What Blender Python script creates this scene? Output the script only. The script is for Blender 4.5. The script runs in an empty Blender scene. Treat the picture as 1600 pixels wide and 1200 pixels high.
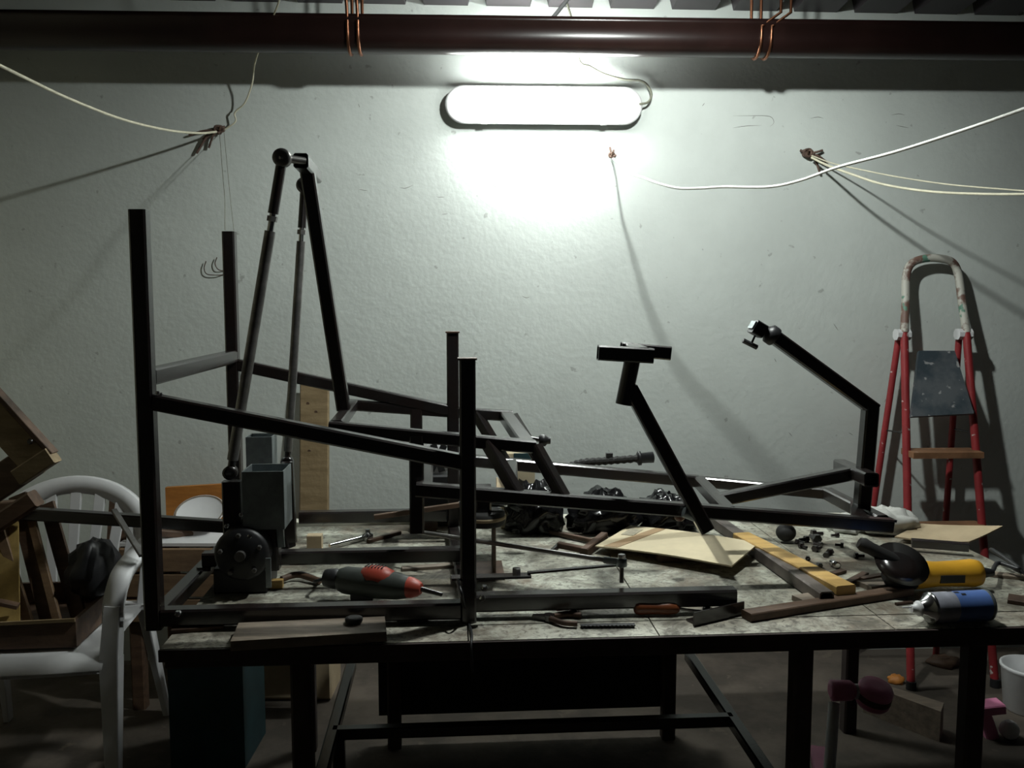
import bpy, math, random
from mathutils import Vector as Vec, noise
random.seed(7)
C = bpy.context.scene.collection
SC = bpy.context.scene

# ------------------------------------------------------------------ camera, world, exposure
FPX, CAMH = 1386.0, 1.38
PITCH = math.atan(130 / FPX)
cam = bpy.data.cameras.new('camera')
cam.sensor_fit = 'HORIZONTAL'; cam.sensor_width = 36.0
cam.lens = 36.0 * FPX / 1600.0
cam.clip_start = 0.05
camo = bpy.data.objects.new('camera', cam); C.objects.link(camo)
camo.location = (0, 0, CAMH)
camo.rotation_euler = (math.pi / 2 - PITCH, 0, 0)
SC.camera = camo

world = bpy.data.worlds.new('world'); SC.world = world; world.use_nodes = True
wb = world.node_tree.nodes['Background']
wb.inputs['Color'].default_value = (0.8, 0.85, 1.0, 1); wb.inputs['Strength'].default_value = 0.002

SC.view_settings.view_transform = 'Standard'
SC.view_settings.look = 'None'
SC.view_settings.gamma = 1.0
SC.view_settings.use_curve_mapping = False
SC.view_settings.exposure = 0.0
LAMP_STRENGTH = 110.0
BULB_STRENGTH = 1750.0
LAMP_COLOR = (0.94, 1.0, 0.955)
SC.cycles.max_bounces = 8; SC.cycles.diffuse_bounces = 5

# ------------------------------------------------------------------ measuring helpers (photo pixel -> point in the room)
cp_, sp_ = math.cos(PITCH), math.sin(PITCH)
def ray(px, py):
    a = (px - 800) / FPX; b = (600 - py) / FPX
    return Vec((a, cp_ + b * sp_, -sp_ + b * cp_))
O = Vec((0, 0, CAMH))
def at(px, py, Y):
    d = ray(px, py); return O + d * (Y / d.y)
def on(px, py, z):
    d = ray(px, py); return O + d * ((z - CAMH) / d.z)
BA = math.radians(4.0)                       # the bench stands at 4 degrees
BU = Vec((math.cos(BA), math.sin(BA), 0)); BV = Vec((-math.sin(BA), math.cos(BA), 0))
BO = Vec((0, 1.735, 0)); BZ = 0.70
def bl(u, v, z): return BO + BU * u + BV * v + Vec((0, 0, z))
def V(px, py, v):                            # on the upright plane v metres behind the bench's front edge
    d = ray(px, py); t = (v - (O - BO).dot(BV)) / d.dot(BV); return O + d * t
def BN(px, py, h=0.0): return on(px, py, BZ + h)
WA = math.radians(2.2); WU = Vec((math.cos(WA), math.sin(WA), 0)); WN = Vec((math.sin(WA), -math.cos(WA), 0))
WO = Vec((0, 3.36, 0))
def W(px, py, off=0.0):                      # on the back wall, off metres in front of it
    d = ray(px, py); t = (off - (O - WO).dot(WN)) / d.dot(WN); return O + d * t
def wl(s, off, z): return WO + WU * s + WN * off + Vec((0, 0, z))
Z = Vec((0, 0, 1))

# ------------------------------------------------------------------ geometry helpers
class G:
    def __init__(s): s.v = []; s.f = []; s.sm = []; s.mi = []
    def add(s, vs, fs, smooth=False, mi=0):
        o = len(s.v); s.v += [Vec(p) for p in vs]
        for f in fs: s.f.append([i + o for i in f]); s.sm.append(smooth); s.mi.append(mi)
        return s
    def loft(s, rings, smooth=True, cap=True, closed=True, mi=0):
        n = len(rings[0]); vs = [p for r in rings for p in r]; fs = []
        for k in range(len(rings) - 1):
            for i in range(n if closed else n - 1):
                j = (i + 1) % n
                fs.append([k * n + i, k * n + j, (k + 1) * n + j, (k + 1) * n + i])
        s.add(vs, fs, smooth, mi)
        if cap and closed:
            s.add(rings[0], [list(range(n))[::-1]], False, mi); s.add(rings[-1], [list(range(n))], False, mi)
        return s
    def bar(s, p0, p1, w, h=None, up=Z, ch=None, hollow=0.0, taper=1.0):
        h = h or w; p0, p1 = Vec(p0), Vec(p1); d = (p1 - p0).normalized()
        up = Vec(up)
        if abs(d.dot(up.normalized())) > 0.98: up = BV if abs(d.dot(BV)) < .9 else BU
        sd = d.cross(up).normalized(); un = sd.cross(d).normalized()
        ch = min(w, h) * 0.12 if ch is None else ch
        def ring(p, k=1.0, ins=0.0):
            a, b = w / 2 * k - ins, h / 2 * k - ins; c = min(ch * k, a * .9, b * .9)
            q = [(a - c, b), (a, b - c), (a, -b + c), (a - c, -b), (-a + c, -b), (-a, -b + c), (-a, b - c), (-a + c, b)]
            return [p + sd * x + un * y for x, y in q]
        if hollow:
            rs = [ring(p0 + d * .03, 1, hollow), ring(p0, 1, hollow), ring(p0), ring(p1, taper), ring(p1, taper, hollow), ring(p1 - d * .03, taper, hollow)]
        else:
            rs = [ring(p0), ring(p1, taper)]
        return s.loft(rs, smooth=False)
    def rod(s, p0, p1, r, r1=None, n=12, smooth=True):
        return s.sweep([p0, p1], [r, r if r1 is None else r1], n, smooth)
    def sweep(s, pts, r, n=8, smooth=True):
        pts = [Vec(p) for p in pts]
        rr = r if isinstance(r, (list, tuple)) else [r] * len(pts)
        rings = []; ref = None
        for i, p in enumerate(pts):
            d = (pts[min(i + 1, len(pts) - 1)] - pts[max(i - 1, 0)]).normalized()
            if ref is None:
                ref = d.cross(Z if abs(d.z) < .9 else Vec((1, 0, 0))).normalized()
            ref = (ref - d * ref.dot(d)).normalized(); b = d.cross(ref)
            rings.append([p + (ref * math.cos(2 * math.pi * k / n) + b * math.sin(2 * math.pi * k / n)) * rr[i] for k in range(n)])
        return s.loft(rings, smooth)
    def lathe(s, p0, axis, prof, n=24, smooth=True, cap=True):   # prof: (t along axis, radius)
        p0, ax = Vec(p0), Vec(axis).normalized()
        a = ax.cross(Z if abs(ax.z) < .9 else Vec((1, 0, 0))).normalized(); b = ax.cross(a)
        rings = [[p0 + ax * t + (a * math.cos(2 * math.pi * k / n) + b * math.sin(2 * math.pi * k / n)) * max(r, 1e-4) for k in range(n)] for t, r in prof]
        return s.loft(rings, smooth, cap)
    def box(s, c, sx, sy, sz, ux=None, uy=None, uz=None, ch=None):
        ux = Vec(ux) if ux is not None else BU; uy = Vec(uy) if uy is not None else BV; uz = Vec(uz) if uz is not None else Z
        c = Vec(c); ch = min(sx, sy, sz) * .08 if ch is None else ch
        return s.bar(c - ux * sx / 2, c + ux * sx / 2, sy, sz, up=uz, ch=ch)
    def slab(s, top, thick, mi=0):       # top: ring of points, extruded along -normal
        top = [Vec(p) for p in top]; nrm = Vec((0, 0, 0))
        for i in range(len(top)):
            nrm += top[i].cross(top[(i + 1) % len(top)])
        nrm.normalize()
        if nrm.z < 0 or (abs(nrm.z) < .05 and nrm.y > 0): nrm = -nrm; top = top[::-1]
        return s.loft([[p - nrm * thick for p in top], top], False, mi=mi)
    def ball(s, c, r, n=16, sq=(1, 1, 1)):
        c = Vec(c); rings = []
        for k in range(1, n // 2):
            a = math.pi * k / (n // 2)
            rings.append([c + Vec((math.cos(2 * math.pi * i / n) * math.sin(a) * r * sq[0], math.sin(2 * math.pi * i / n) * math.sin(a) * r * sq[1], -math.cos(a) * r * sq[2])) for i in range(n)])
        return s.loft(rings, True)

def spline(pts, k=10):
    pts = [Vec(p) for p in pts]; out = []
    q = [pts[0] * 2 - pts[1]] + pts + [pts[-1] * 2 - pts[-2]]
    for i in range(1, len(q) - 2):
        for j in range(k):
            t = j / k; a, b, c, d = q[i - 1], q[i], q[i + 1], q[i + 2]
            out.append(0.5 * ((2 * b) + (c - a) * t + (2 * a - 5 * b + 4 * c - d) * t * t + (3 * b - a - 3 * c + d) * t ** 3))
    return out + [pts[-1]]

def mesh(name, g, mats, base):
    me = bpy.data.meshes.new(name)
    me.from_pydata([p - base for p in g.v], [], g.f)
    for i, p in enumerate(me.polygons): p.use_smooth = g.sm[i]; p.material_index = g.mi[i]
    for m in (mats if isinstance(mats, (list, tuple)) else [mats]): me.materials.append(m)
    me.validate(); me.update()
    return me
def tag(o, label, cat, group=None, kind=None):
    if label: o['label'] = label
    if cat: o['category'] = cat
    if group: o['group'] = group
    if kind: o['kind'] = kind
    return o
def thing(name, label, cat, base, group=None):
    o = bpy.data.objects.new(name, None); o.empty_display_size = .05; C.objects.link(o)
    o.location = base; o['base'] = list(base)
    return tag(o, label, cat, group)
def rootbase(o):
    while o.parent: o = o.parent
    return Vec(o['base'])
def part(name, g, m, parent, label=None):
    o = bpy.data.objects.new(name, mesh(name, g, m, rootbase(parent))); C.objects.link(o); o.parent = parent
    if label: o['label'] = label
    return o
def solo(name, g, m, label, cat, group=None, kind=None):
    xs = [p.x for p in g.v]; ys = [p.y for p in g.v]; zs = [p.z for p in g.v]
    b = Vec(((min(xs) + max(xs)) / 2, (min(ys) + max(ys)) / 2, min(zs)))
    o = bpy.data.objects.new(name, mesh(name, g, m, b)); C.objects.link(o); o.location = b; o['base'] = list(b)
    return tag(o, label, cat, group, kind)
def struct(name, g, m, label=None): return solo(name, g, m, label, None, None, 'structure')

# ------------------------------------------------------------------ materials
def mat(name, col, rough=.5, metal=0.0, var=.25, scale=8.0, bump=0.0, bscale=60.0, col2=None, lo=.42, hi=.62, spec=None, specks=None, speck_scale=90.0, speck_t=.70):
    m = bpy.data.materials.new(name); m.use_nodes = True; nt = m.node_tree; N = nt.nodes; L = nt.links
    b = N['Principled BSDF']; b.inputs['Roughness'].default_value = rough; b.inputs['Metallic'].default_value = metal
    if spec is not None: b.inputs['Specular IOR Level'].default_value = spec
    tc = N.new('ShaderNodeTexCoord'); n1 = N.new('ShaderNodeTexNoise'); n1.inputs['Scale'].default_value = scale
    n1.inputs['Detail'].default_value = 6; n1.inputs['Roughness'].default_value = .62
    L.new(tc.outputs['Object'], n1.inputs['Vector'])
    r = N.new('ShaderNodeValToRGB'); L.new(n1.outputs['Fac'], r.inputs['Fac'])
    c2 = col2 or tuple(c * (1 - var) for c in col)
    r.color_ramp.elements[0].position = lo; r.color_ramp.elements[1].position = hi
    r.color_ramp.elements[0].color = (*c2, 1); r.color_ramp.elements[1].color = (*col, 1)
    out = r.outputs['Color']
    if specks:
        n2 = N.new('ShaderNodeTexNoise'); n2.inputs['Scale'].default_value = speck_scale; n2.inputs['Detail'].default_value = 3
        L.new(tc.outputs['Object'], n2.inputs['Vector'])
        rr = N.new('ShaderNodeValToRGB'); rr.color_ramp.elements[0].position = speck_t; rr.color_ramp.elements[1].position = speck_t + .04
        L.new(n2.outputs['Fac'], rr.inputs['Fac'])
        mx = N.new('ShaderNodeMix'); mx.data_type = 'RGBA'; L.new(rr.outputs['Color'], mx.inputs['Factor'])
        L.new(out, mx.inputs['A']); mx.inputs['B'].default_value = (*specks, 1); out = mx.outputs['Result']
    L.new(out, b.inputs['Base Color'])
    if bump:
        n3 = N.new('ShaderNodeTexNoise'); n3.inputs['Scale'].default_value = bscale; n3.inputs['Detail'].default_value = 5
        L.new(tc.outputs['Object'], n3.inputs['Vector'])
        bp = N.new('ShaderNodeBump'); bp.inputs['Strength'].default_value = bump; bp.inputs['Distance'].default_value = .01
        L.new(n3.outputs['Fac'], bp.inputs['Height']); L.new(bp.outputs['Normal'], b.inputs['Normal'])
    return m
def wood(name, col, col2, rough=.6):
    m = mat(name, col, rough, col2=col2, scale=5, bump=.15, bscale=40, lo=.35, hi=.65)
    nt = m.node_tree; n = [x for x in nt.nodes if x.type == 'TEX_NOISE'][0]
    mp = nt.nodes.new('ShaderNodeMapping'); mp.inputs['Scale'].default_value = (1.5, 9, 9)
    tc = [x for x in nt.nodes if x.type == 'TEX_COORD'][0]
    nt.links.new(tc.outputs['Object'], mp.inputs['Vector']); nt.links.new(mp.outputs['Vector'], n.inputs['Vector'])
    return m

M = {}
M['wall'] = mat('plaster_wall', (.62, .66, .63), .85, var=.08, scale=2.5, bump=.16, bscale=45, specks=(.42, .44, .42), speck_scale=26, speck_t=.70)
M['wall_cream'] = mat('cream_wall', (.46, .42, .31), .85, var=.12, scale=4, bump=.2)
M['wall_room'] = mat('room_wall', (.09, .09, .10), .9, var=.15, scale=3)
M['concrete'] = mat('bare_concrete', (.33, .30, .25), .9, var=.35, scale=6, bump=.3, bscale=50)
M['floor'] = mat('concrete_floor', (.10, .08, .063), .85, var=.45, scale=5, bump=.2, bscale=30, specks=(.1, .08, .06), speck_scale=14, speck_t=.66)
M['roof'] = mat('roof_sheet', (.028, .022, .026), .5, var=.3, scale=5)
M['beam'] = mat('brown_gloss', (.016, .007, .006), .28, var=.3, scale=6)
M['copper'] = mat('copper_strap', (.26, .11, .06), .35, .9, var=.3)
M['steel'] = mat('black_steel', (.016, .014, .014), .24, 0, var=.45, scale=14, bump=.02, bscale=90, col2=(.014, .009, .008), spec=1.0)
M['steel_raw'] = mat('raw_steel', (.30, .29, .28), .36, .8, var=.35, scale=18)
M['steel_br'] = mat('brown_steel', (.15, .125, .11), .5, .2, var=.35, scale=14)
M['rust'] = mat('rusty_steel', (.10, .055, .035), .6, .3, var=.5, scale=16, bump=.1)
M['chrome'] = mat('chrome', (.62, .62, .62), .16, 1.0, var=.15, scale=20)
M['galv'] = mat('galvanised', (.34, .38, .39), .38, .75, var=.25, scale=22)
M['black'] = mat('black_plastic', (.018, .018, .02), .45, var=.3)
M['rubber'] = mat('black_rubber', (.02, .019, .018), .75, var=.3)
M['bag'] = mat('black_film', (.012, .012, .013), .16, var=.3)
M['plastic_w'] = mat('white_plastic', (.70, .70, .71), .42, var=.10, scale=6)
M['cord_w'] = mat('white_cord', (.85, .85, .80), .5, var=.08, scale=30)
M['cord_i'] = mat('ivory_cord', (.72, .68, .52), .6, var=.15, scale=30)
M['twine'] = mat('brown_twine', (.14, .085, .065), .8, var=.4, scale=40)
M['string'] = mat('grey_string', (.16, .16, .12), .7, var=.3, scale=40)
M['bench'] = mat('bench_paint', (.56, .56, .48), .75, scale=3.2, bump=.12, bscale=50, col2=(.20, .18, .14), lo=.38, hi=.58, specks=(.07, .06, .05), speck_scale=34, speck_t=.60)
M['bench_b'] = mat('bench_strip', (.64, .62, .53), .75, scale=5, col2=(.34, .30, .24), lo=.32, hi=.55, specks=(.12, .1, .08), speck_scale=40, speck_t=.66)
M['strip_w'] = mat('white_strip', (.62, .62, .53), .7, scale=5, col2=(.48, .46, .38), lo=.3, hi=.55, specks=(.14, .12, .1), speck_scale=30, speck_t=.68)
M['edge'] = mat('bench_edge', (.05, .032, .028), .7, var=.4)
M['wood'] = wood('pine', (.30, .22, .12), (.20, .14, .07))
M['wood_m'] = wood('brown_wood', (.24, .15, .08), (.15, .09, .05))
M['wood_d'] = wood('dark_wood', (.13, .075, .045), (.07, .04, .025))
M['wood_y'] = wood('yellow_wood', (.62, .40, .13), (.45, .27, .08))
M['wood_o'] = wood('orange_wood', (.50, .20, .035), (.34, .12, .02))
M['wood_g'] = wood('grey_wood', (.25, .20, .15), (.14, .11, .085))
M['card'] = mat('cardboard_pale', (.62, .53, .36), .85, var=.12, scale=10)
M['card_b'] = mat('cardboard_brown', (.46, .36, .23), .85, var=.15, scale=10)
M['card_shadow'] = mat('fold_shadow', (.34, .22, .11), .6, var=.2)  # brown colour standing in for shade along the cardboard fold
M['card_y'] = mat('cardboard_yellow', (.50, .34, .11), .85, var=.4, scale=9)
M['print'] = mat('faded_print', (.38, .34, .25), .85, var=.3, scale=60)
M['red'] = mat('red_paint', (.30, .028, .032), .45, var=.2, scale=9, specks=(.55, .5, .48), speck_scale=30, speck_t=.66)
M['hoop'] = mat('chipped_paint', (.46, .45, .40), .55, scale=13, col2=(.16, .09, .07), lo=.44, hi=.52, specks=(.10, .22, .16), speck_scale=22, speck_t=.64)
M['blue_d'] = mat('splattered_blue', (.035, .050, .062), .55, var=.4, scale=10, col2=(.09, .10, .11), specks=(.30, .30, .30), speck_scale=26, speck_t=.62)
M['step'] = mat('ladder_step', (.28, .14, .07), .6, var=.4, scale=12, specks=(.6, .55, .5), speck_scale=30, speck_t=.68)
M['tool_red'] = mat('tool_red', (.42, .06, .035), .45, var=.2)
M['tool_green'] = mat('tool_grey_green', (.045, .052, .045), .5, var=.3)
M['tool_yellow'] = mat('tool_yellow', (.78, .40, .03), .45, var=.12, specks=(.25, .12, .02), speck_scale=30, speck_t=.68)
M['can_blue'] = mat('can_blue', (.11, .20, .50), .35, .1, var=.2)
M['can_grey'] = mat('can_grey', (.46, .47, .55), .35, .3, var=.3, scale=16)
M['pink'] = mat('pink_plastic', (.75, .26, .44), .4, var=.12)
M['teal'] = mat('teal_plastic', (.016, .055, .065), .5, var=.3)
M['cloth'] = mat('white_cloth', (.52, .52, .49), .85, var=.12, scale=9)
M['amber'] = mat('amber_handle', (.17, .05, .018), .3, var=.3)
M['tray'] = mat('lamp_tray', (.50, .50, .50), .5, var=.05)

def benchmat(name, pale, stain, amount):
    m = mat(name, pale, .75, scale=2.6, bump=.10, bscale=70, col2=stain, lo=.36, hi=.56 + amount)
    nt = m.node_tree; N = nt.nodes; L = nt.links; b = N['Principled BSDF']
    src = b.inputs['Base Color'].links[0].from_socket
    tc = [x for x in N if x.type == 'TEX_COORD'][0]
    for sc, t0, t1, k, c in ((9, .43, .60, .85, (.085, .075, .055)), (60, .50, .62, .75, (.06, .052, .045)), (4, .50, .66, .75, (.17, .125, .085))):
        n = N.new('ShaderNodeTexNoise'); n.inputs['Scale'].default_value = sc; n.inputs['Detail'].default_value = 9; n.inputs['Roughness'].default_value = .7
        n.inputs['Distortion'].default_value = .6
        L.new(tc.outputs['Object'], n.inputs['Vector'])
        mr = N.new('ShaderNodeMapRange'); mr.inputs['From Min'].default_value = t0; mr.inputs['From Max'].default_value = t1; mr.inputs['To Max'].default_value = k
        L.new(n.outputs['Fac'], mr.inputs['Value'])
        mx = N.new('ShaderNodeMix'); mx.data_type = 'RGBA'; L.new(mr.outputs[0], mx.inputs['Factor']); L.new(src, mx.inputs['A']); mx.inputs['B'].default_value = (*c, 1)
        src = mx.outputs['Result']
    L.new(src, b.inputs['Base Color'])
    return m
M['bench'] = benchmat('bench_paint_worn', (.50, .51, .43), (.22, .20, .15), .04)
M['bench_b'] = benchmat('bench_strip_worn', (.55, .54, .46), (.32, .28, .22), 0)
# ------------------------------------------------------------------ room shell
g = G(); g.loft([[wl(-1.93, 0, -.02), wl(3.4, 0, -.02), wl(3.4, -.15, -.02), wl(-1.93, -.15, -.02)], [wl(-1.93, 0, 2.62), wl(3.4, 0, 2.62), wl(3.4, -.15, 2.62), wl(-1.93, -.15, 2.62)]], False)
struct('wall_back', g, M['wall'])
XL, XR, YR = -1.93, 3.35, -3.0
g = G(); p = wl(-1.93, 0, 0)
g.loft([[Vec((p.x, p.y + .1, -.02)), Vec((p.x, YR, -.02)), Vec((p.x - .12, YR, -.02)), Vec((p.x - .12, p.y + .1, -.02))], [Vec((p.x, p.y + .1, 2.9)), Vec((p.x, YR, 2.9)), Vec((p.x - .12, YR, 2.9)), Vec((p.x - .12, p.y + .1, 2.9))]], False)
struct('wall_left', g, M['wall_cream'])
g = G(); g.box((XR + .06, .3, 1.44), .12, 6.8, 2.92, Vec((1, 0, 0)), Vec((0, 1, 0))); struct('wall_right', g, M['wall_room'])
g = G(); g.box((.7, YR - .06, 1.44), 5.4, .12, 2.92, Vec((1, 0, 0)), Vec((0, 1, 0))); struct('wall_front', g, M['wall_room'])
g = G(); g.box((.7, .2, -.06), 5.6, 6.8, .12, Vec((1, 0, 0)), Vec((0, 1, 0)), ch=.001); struct('floor', g, M['floor'])
# corrugated roof: wide low pans, narrow raised ribs running away from the wall
g = G(); prof = []; x = -2.05
xr0 = W(648, 10).x; pitch = .2275
k0 = math.floor((x - xr0) / pitch)
for k in range(k0, k0 + 26):
    c = xr0 + k * pitch
    prof += [(c - .034, 0), (c - .020, .055), (c + .020, .055), (c + .034, 0)]
prof = [q for q in prof if q[0] < XR + .1]
def roofpt(x, y, dz): return Vec((x, y, 2.452 + dz + (3.36 - y) * .035 - x * .004))
for th in (0,):
    r0 = [roofpt(x, 3.42 + .038 * x, d) for x, d in prof]; r1 = [roofpt(x, -3.1, d) for x, d in prof]
    r2 = [p + Vec((0, 0, .004)) for p in r1]; r3 = [p + Vec((0, 0, .004)) for p in r0]
    g.loft([r0, r1, r2, r3, r0], False, cap=False, closed=False)
struct('ceiling', g, M['roof'], 'dark trapezoidal metal roof sheet seen from below')

# glossy brown beam hung in front of the wall top
BOFF = .26
def beampt(px, py): return W(px, py, BOFF)
zb0 = beampt(800, 86).z; zb1 = beampt(800, 34).z
t = thing('ceiling_beam', 'glossy brown steel beam running under the roof sheet along the wall', 'beam', wl(.2, BOFF, zb0))
g = G(); prof = []
hb = zb1 - zb0
for a in range(0, 9):                       # rounded underside, ledge on top
    an = math.pi + math.pi * a / 8
    prof.append((math.cos(an) * .055, .05 + math.sin(an) * .05))
prof += [(.055, hb - .022), (.066, hb - .018), (.066, hb), (-.066, hb), (-.066, hb - .018), (-.055, hb - .022)]
g.loft([[wl(s, BOFF + a, zb0 + b) for a, b in prof] for s in (-1.93, 3.3)], True)
bo = part('beam_body', g, M['beam'], t)
for px in (555, 1189):
    s0 = (beampt(px, 60) - WO).dot(WU)
    for ds in (-.017, .017):
        g = G(); q = []
        for a in range(0, 9):
            an = math.pi + math.pi * a / 8
            q.append(wl(s0 + ds, BOFF + math.cos(an) * .0585, zb0 + .05 + math.sin(an) * .0535))
        q = [wl(s0 + ds, BOFF - .062, zb1 + .17)] + [wl(s0 + ds, BOFF - .0585, zb1 - .02)] + q + [wl(s0 + ds, BOFF + .0585, zb1 - .022), wl(s0 + ds + (.06 if px > 800 else 0), BOFF + .069, zb1 + .02), wl(s0 + ds + (.06 if px > 800 else -.01), BOFF + .072, zb1 + .2)]
        g.sweep(q, .0055, 8)
        part('hanger_strap', g, M['copper'], t, 'copper coloured hanger strap')
# black brace between roof and beam
g = G(); g.bar(W(893, -8, .30), W(862, 30, .30), .02, .012)
solo('roof_brace', g, M['black'], 'short black slanted brace between the roof sheet and the brown beam', 'brace')

# ------------------------------------------------------------------ wall lamp
lc = W(849, 168); ls = (lc - WO).dot(WU); lz = lc.z
t = thing('wall_lamp', 'long white fluorescent wall lamp glowing on the plaster wall', 'lamp', wl(ls, 0, lz - .07))
def stadium(hl, r, n=14):
    q = []
    for k in range(n + 1):
        a = -math.pi / 2 + math.pi * k / n; q.append((hl - r + r * math.cos(a), r * math.sin(a)))
    for k in range(n + 1):
        a = math.pi / 2 + math.pi * k / n; q.append((-hl + r + r * math.cos(a), r * math.sin(a)))
    return q
def stad(g, layers):
    g.loft([[wl(ls + x, off, lz + z) for x, z in stadium(hl, r)] for off, hl, r in layers], True)
g = G(); stad(g, [(.002, .352, .058), (.012, .358, .064), (.034, .362, .068), (.040, .362, .068), (.040, .350, .055)])
part('lamp_tray', g, M['tray'], t)
g = G(); stad(g, [(.040, .348, .0585), (.055, .346, .058), (.075, .340, .054), (.090, .328, .045), (.098, .312, .030), (.1005, .295, .012)])
em = bpy.data.materials.new('lamp_diffuser'); em.use_nodes = True
nt = em.node_tree; b = nt.nodes['Principled BSDF']
b.inputs['Base Color'].default_value = (.8, .8, .8, 1); b.inputs['Emission Color'].default_value = (*LAMP_COLOR, 1)
tc = nt.nodes.new('ShaderNodeTexCoord'); sx = nt.nodes.new('ShaderNodeSeparateXYZ'); nt.links.new(tc.outputs['Object'], sx.inputs[0])
ab = nt.nodes.new('ShaderNodeMath'); ab.operation = 'ABSOLUTE'; nt.links.new(sx.outputs['X'], ab.inputs[0])
mr = nt.nodes.new('ShaderNodeMapRange'); mr.interpolation_type = 'SMOOTHSTEP'
mr.inputs['From Min'].default_value = .08; mr.inputs['From Max'].default_value = .33
mr.inputs['To Min'].default_value = LAMP_STRENGTH; mr.inputs['To Max'].default_value = LAMP_STRENGTH * .12   # tubes end short of the cover's ends
nt.links.new(ab.outputs[0], mr.inputs['Value']); nt.links.new(mr.outputs[0], b.inputs['Emission Strength'])
part('diffuser', g, em, t)
for s in (-.22, .22):
    g = G(); g.box(wl(ls + s, .043, lz - .063), .022, .014, .016, WU, WN); part('clip', g, M['tray'], t)
# ceiling lamp under the roof sheet, above the top of the picture: it throws the cords' and the ladder's shadows on the wall
cl_ = Vec((.42, 2.2, 2.385))
rz_ = 2.452 + (3.36 - cl_.y) * .035
t = thing('ceiling_lamp', 'shaded lamp aimed at the wall from under the roof sheet, just above the view', 'lamp', Vec((cl_.x, cl_.y, cl_.z)))
g = G(); g.lathe(Vec((cl_.x, cl_.y, rz_ + .002)), -Z, [(0, .04), (.010, .04), (.016, .03), (.022, .02), (.045, .019)], 20); part('lamp_holder', g, M['black'], t)
sax = Vec((-.08, .52, -.85)).normalized()
g = G(); g.lathe(cl_ - sax * .055, sax, [(0, .024), (.0, .028), (.025, .060), (.06, .084), (.100, .100), (.1005, .097), (.06, .080), (.025, .056), (.004, .024)], 30); part('shade', g, M['black'], t)
g = G(); g.ball(cl_, .034, 20); eb = bpy.data.materials.new('bulb_glow'); eb.use_nodes = True
b = eb.node_tree.nodes['Principled BSDF']; b.inputs['Emission Color'].default_value = (*LAMP_COLOR, 1); b.inputs['Emission Strength'].default_value = BULB_STRENGTH
part('bulb', g, eb, t)
# lamp feed cable
pts = [W(995, 163, .05), W(1012, 160, .035), W(1018, 148, .03), W(1012, 134, .02), W(1000, 126, .025), W(975, 124, .03), W(945, 116, .03), W(922, 104, .03), W(905, 94, .04), wl(ls + .1, .09, 2.36), wl(ls + .05, .12, 2.5)]
g = G(); g.sweep(spline(pts), .0042)
solo('lamp_cable', g, M['string'], 'thin grey cable looping up from the lamp to the beam', 'cable')

# ------------------------------------------------------------------ cords, hooks and knots on the wall
def knot(name, px, py, label, seed, n=5, size=.03, mat_='twine', tails=((-.05, -.05), (-.01, -.045), (.02, .02))):
    rnd = random.Random(seed); c = W(px, py, .012)
    t = thing(name, label, 'knot', c)
    g = G(); g.rod(W(px, py, -.01), W(px, py, .03), .004); g.rod(W(px, py, .03), W(px + 1, py - 6, .036), .004, .002)
    part('nail', g, M['rust'], t)
    g = G(); pts = []
    for k in range(n * 5):
        a = k * 1.25
        pts.append(c + WU * (math.cos(a) * size * rnd.uniform(.3, .75)) + Z * (math.sin(a) * size * rnd.uniform(.2, .55)) + WN * rnd.uniform(-.004, .014))
    g.sweep(spline(pts, 4), .0042, 6)
    part('coil', g, M[mat_], t)
    for dx, dz in tails:
        g = G(); e = c + WU * dx + Z * dz
        g.sweep(spline([c, c + WU * dx * .4 + Z * dz * .7 + WN * .008, e + WN * .004]), [.0048] * 20 + [.004], 6) if False else g.sweep(spline([c, c + WU * dx * .5 + Z * dz * .3 + WN * .008, e + WN * .002], 8), .0045, 6)
        part('tail', g, M[mat_], t)
    return t
knot('rope_knot', 343, 203, 'dark brown twine knot on a nail above the hanging strings', 1, tails=((-.06, -.035), (-.085, -.085), (-.04, -.065), (.02, .012), (-.11, -.02)))
knot('rope_knot', 956, 243, 'small dark knot on a nail just right below the lamp', 2, n=3, size=.018, tails=((-.008, .03), (.006, .02)))
knot('rope_knot', 1262, 240, 'brown twine knot on the wall left of the two ivory cords', 3, tails=((.055, .012), (.07, -.03), (-.03, .012), (.05, -.075)))

def cord(name, pts, r, m, label, cat='cord'):
    g = G(); g.sweep(spline(pts), r, 8); return solo(name, g, m, label, cat)
cord('washing_line', [W(338, 206, .03), W(310, 208, .12), W(260, 203, .30), W(190, 186, .55), W(110, 155, .85), W(40, 122, 1.1), W(-60, 72, 1.4), W(-170, 15, 1.7), Vec((-1.922, .9, 2.3))], .0042, M['cord_i'], 'pale cord sagging from the left knot towards the upper left')
cord('cord', [W(350, 203, .02), W(368, 190, .03), W(367, 176, .03), W(383, 160, .05), W(394, 130, .08), W(398, 100, .12), W(408, 70, .2), W(424, 32, .3), W(437, -2, .38), W(448, -60, .45)], .003, M['cord_i'], 'thin pale cord rising from the left knot up past the beam')
cord('clothesline', [W(957, 247, .02), W(966, 255, .07), W(985, 271, .22), W(1003, 277, .32), W(1030, 287, .45), W(1060, 294, .55), W(1095, 294, .62), W(1130, 292, .68), W(1200, 292, .80), W(1250, 282, .89), W(1310, 261, 1.0), W(1400, 237, 1.12), W(1500, 205, 1.25), W(1600, 170, 1.4), W(1720, 125, 1.55), Vec((2.1, 1.35, 2.15)), Vec((3.343, .7, 2.4))], .0042, M['cord_w'], 'bright white cord snaking right from the knot near the lamp')
cord('clothesline', [W(1268, 246, .03), W(1290, 257, .08), W(1330, 272, .20), W(1380, 288, .30), W(1450, 299, .45), W(1530, 303, .6), W(1610, 303, .74), W(1720, 298, .9), Vec((2.4, 2.1, 1.84)), Vec((3.343, 1.6, 2.0))], .0042, M['cord_i'], 'thicker lower ivory cord leaving the right knot to the right')
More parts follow.
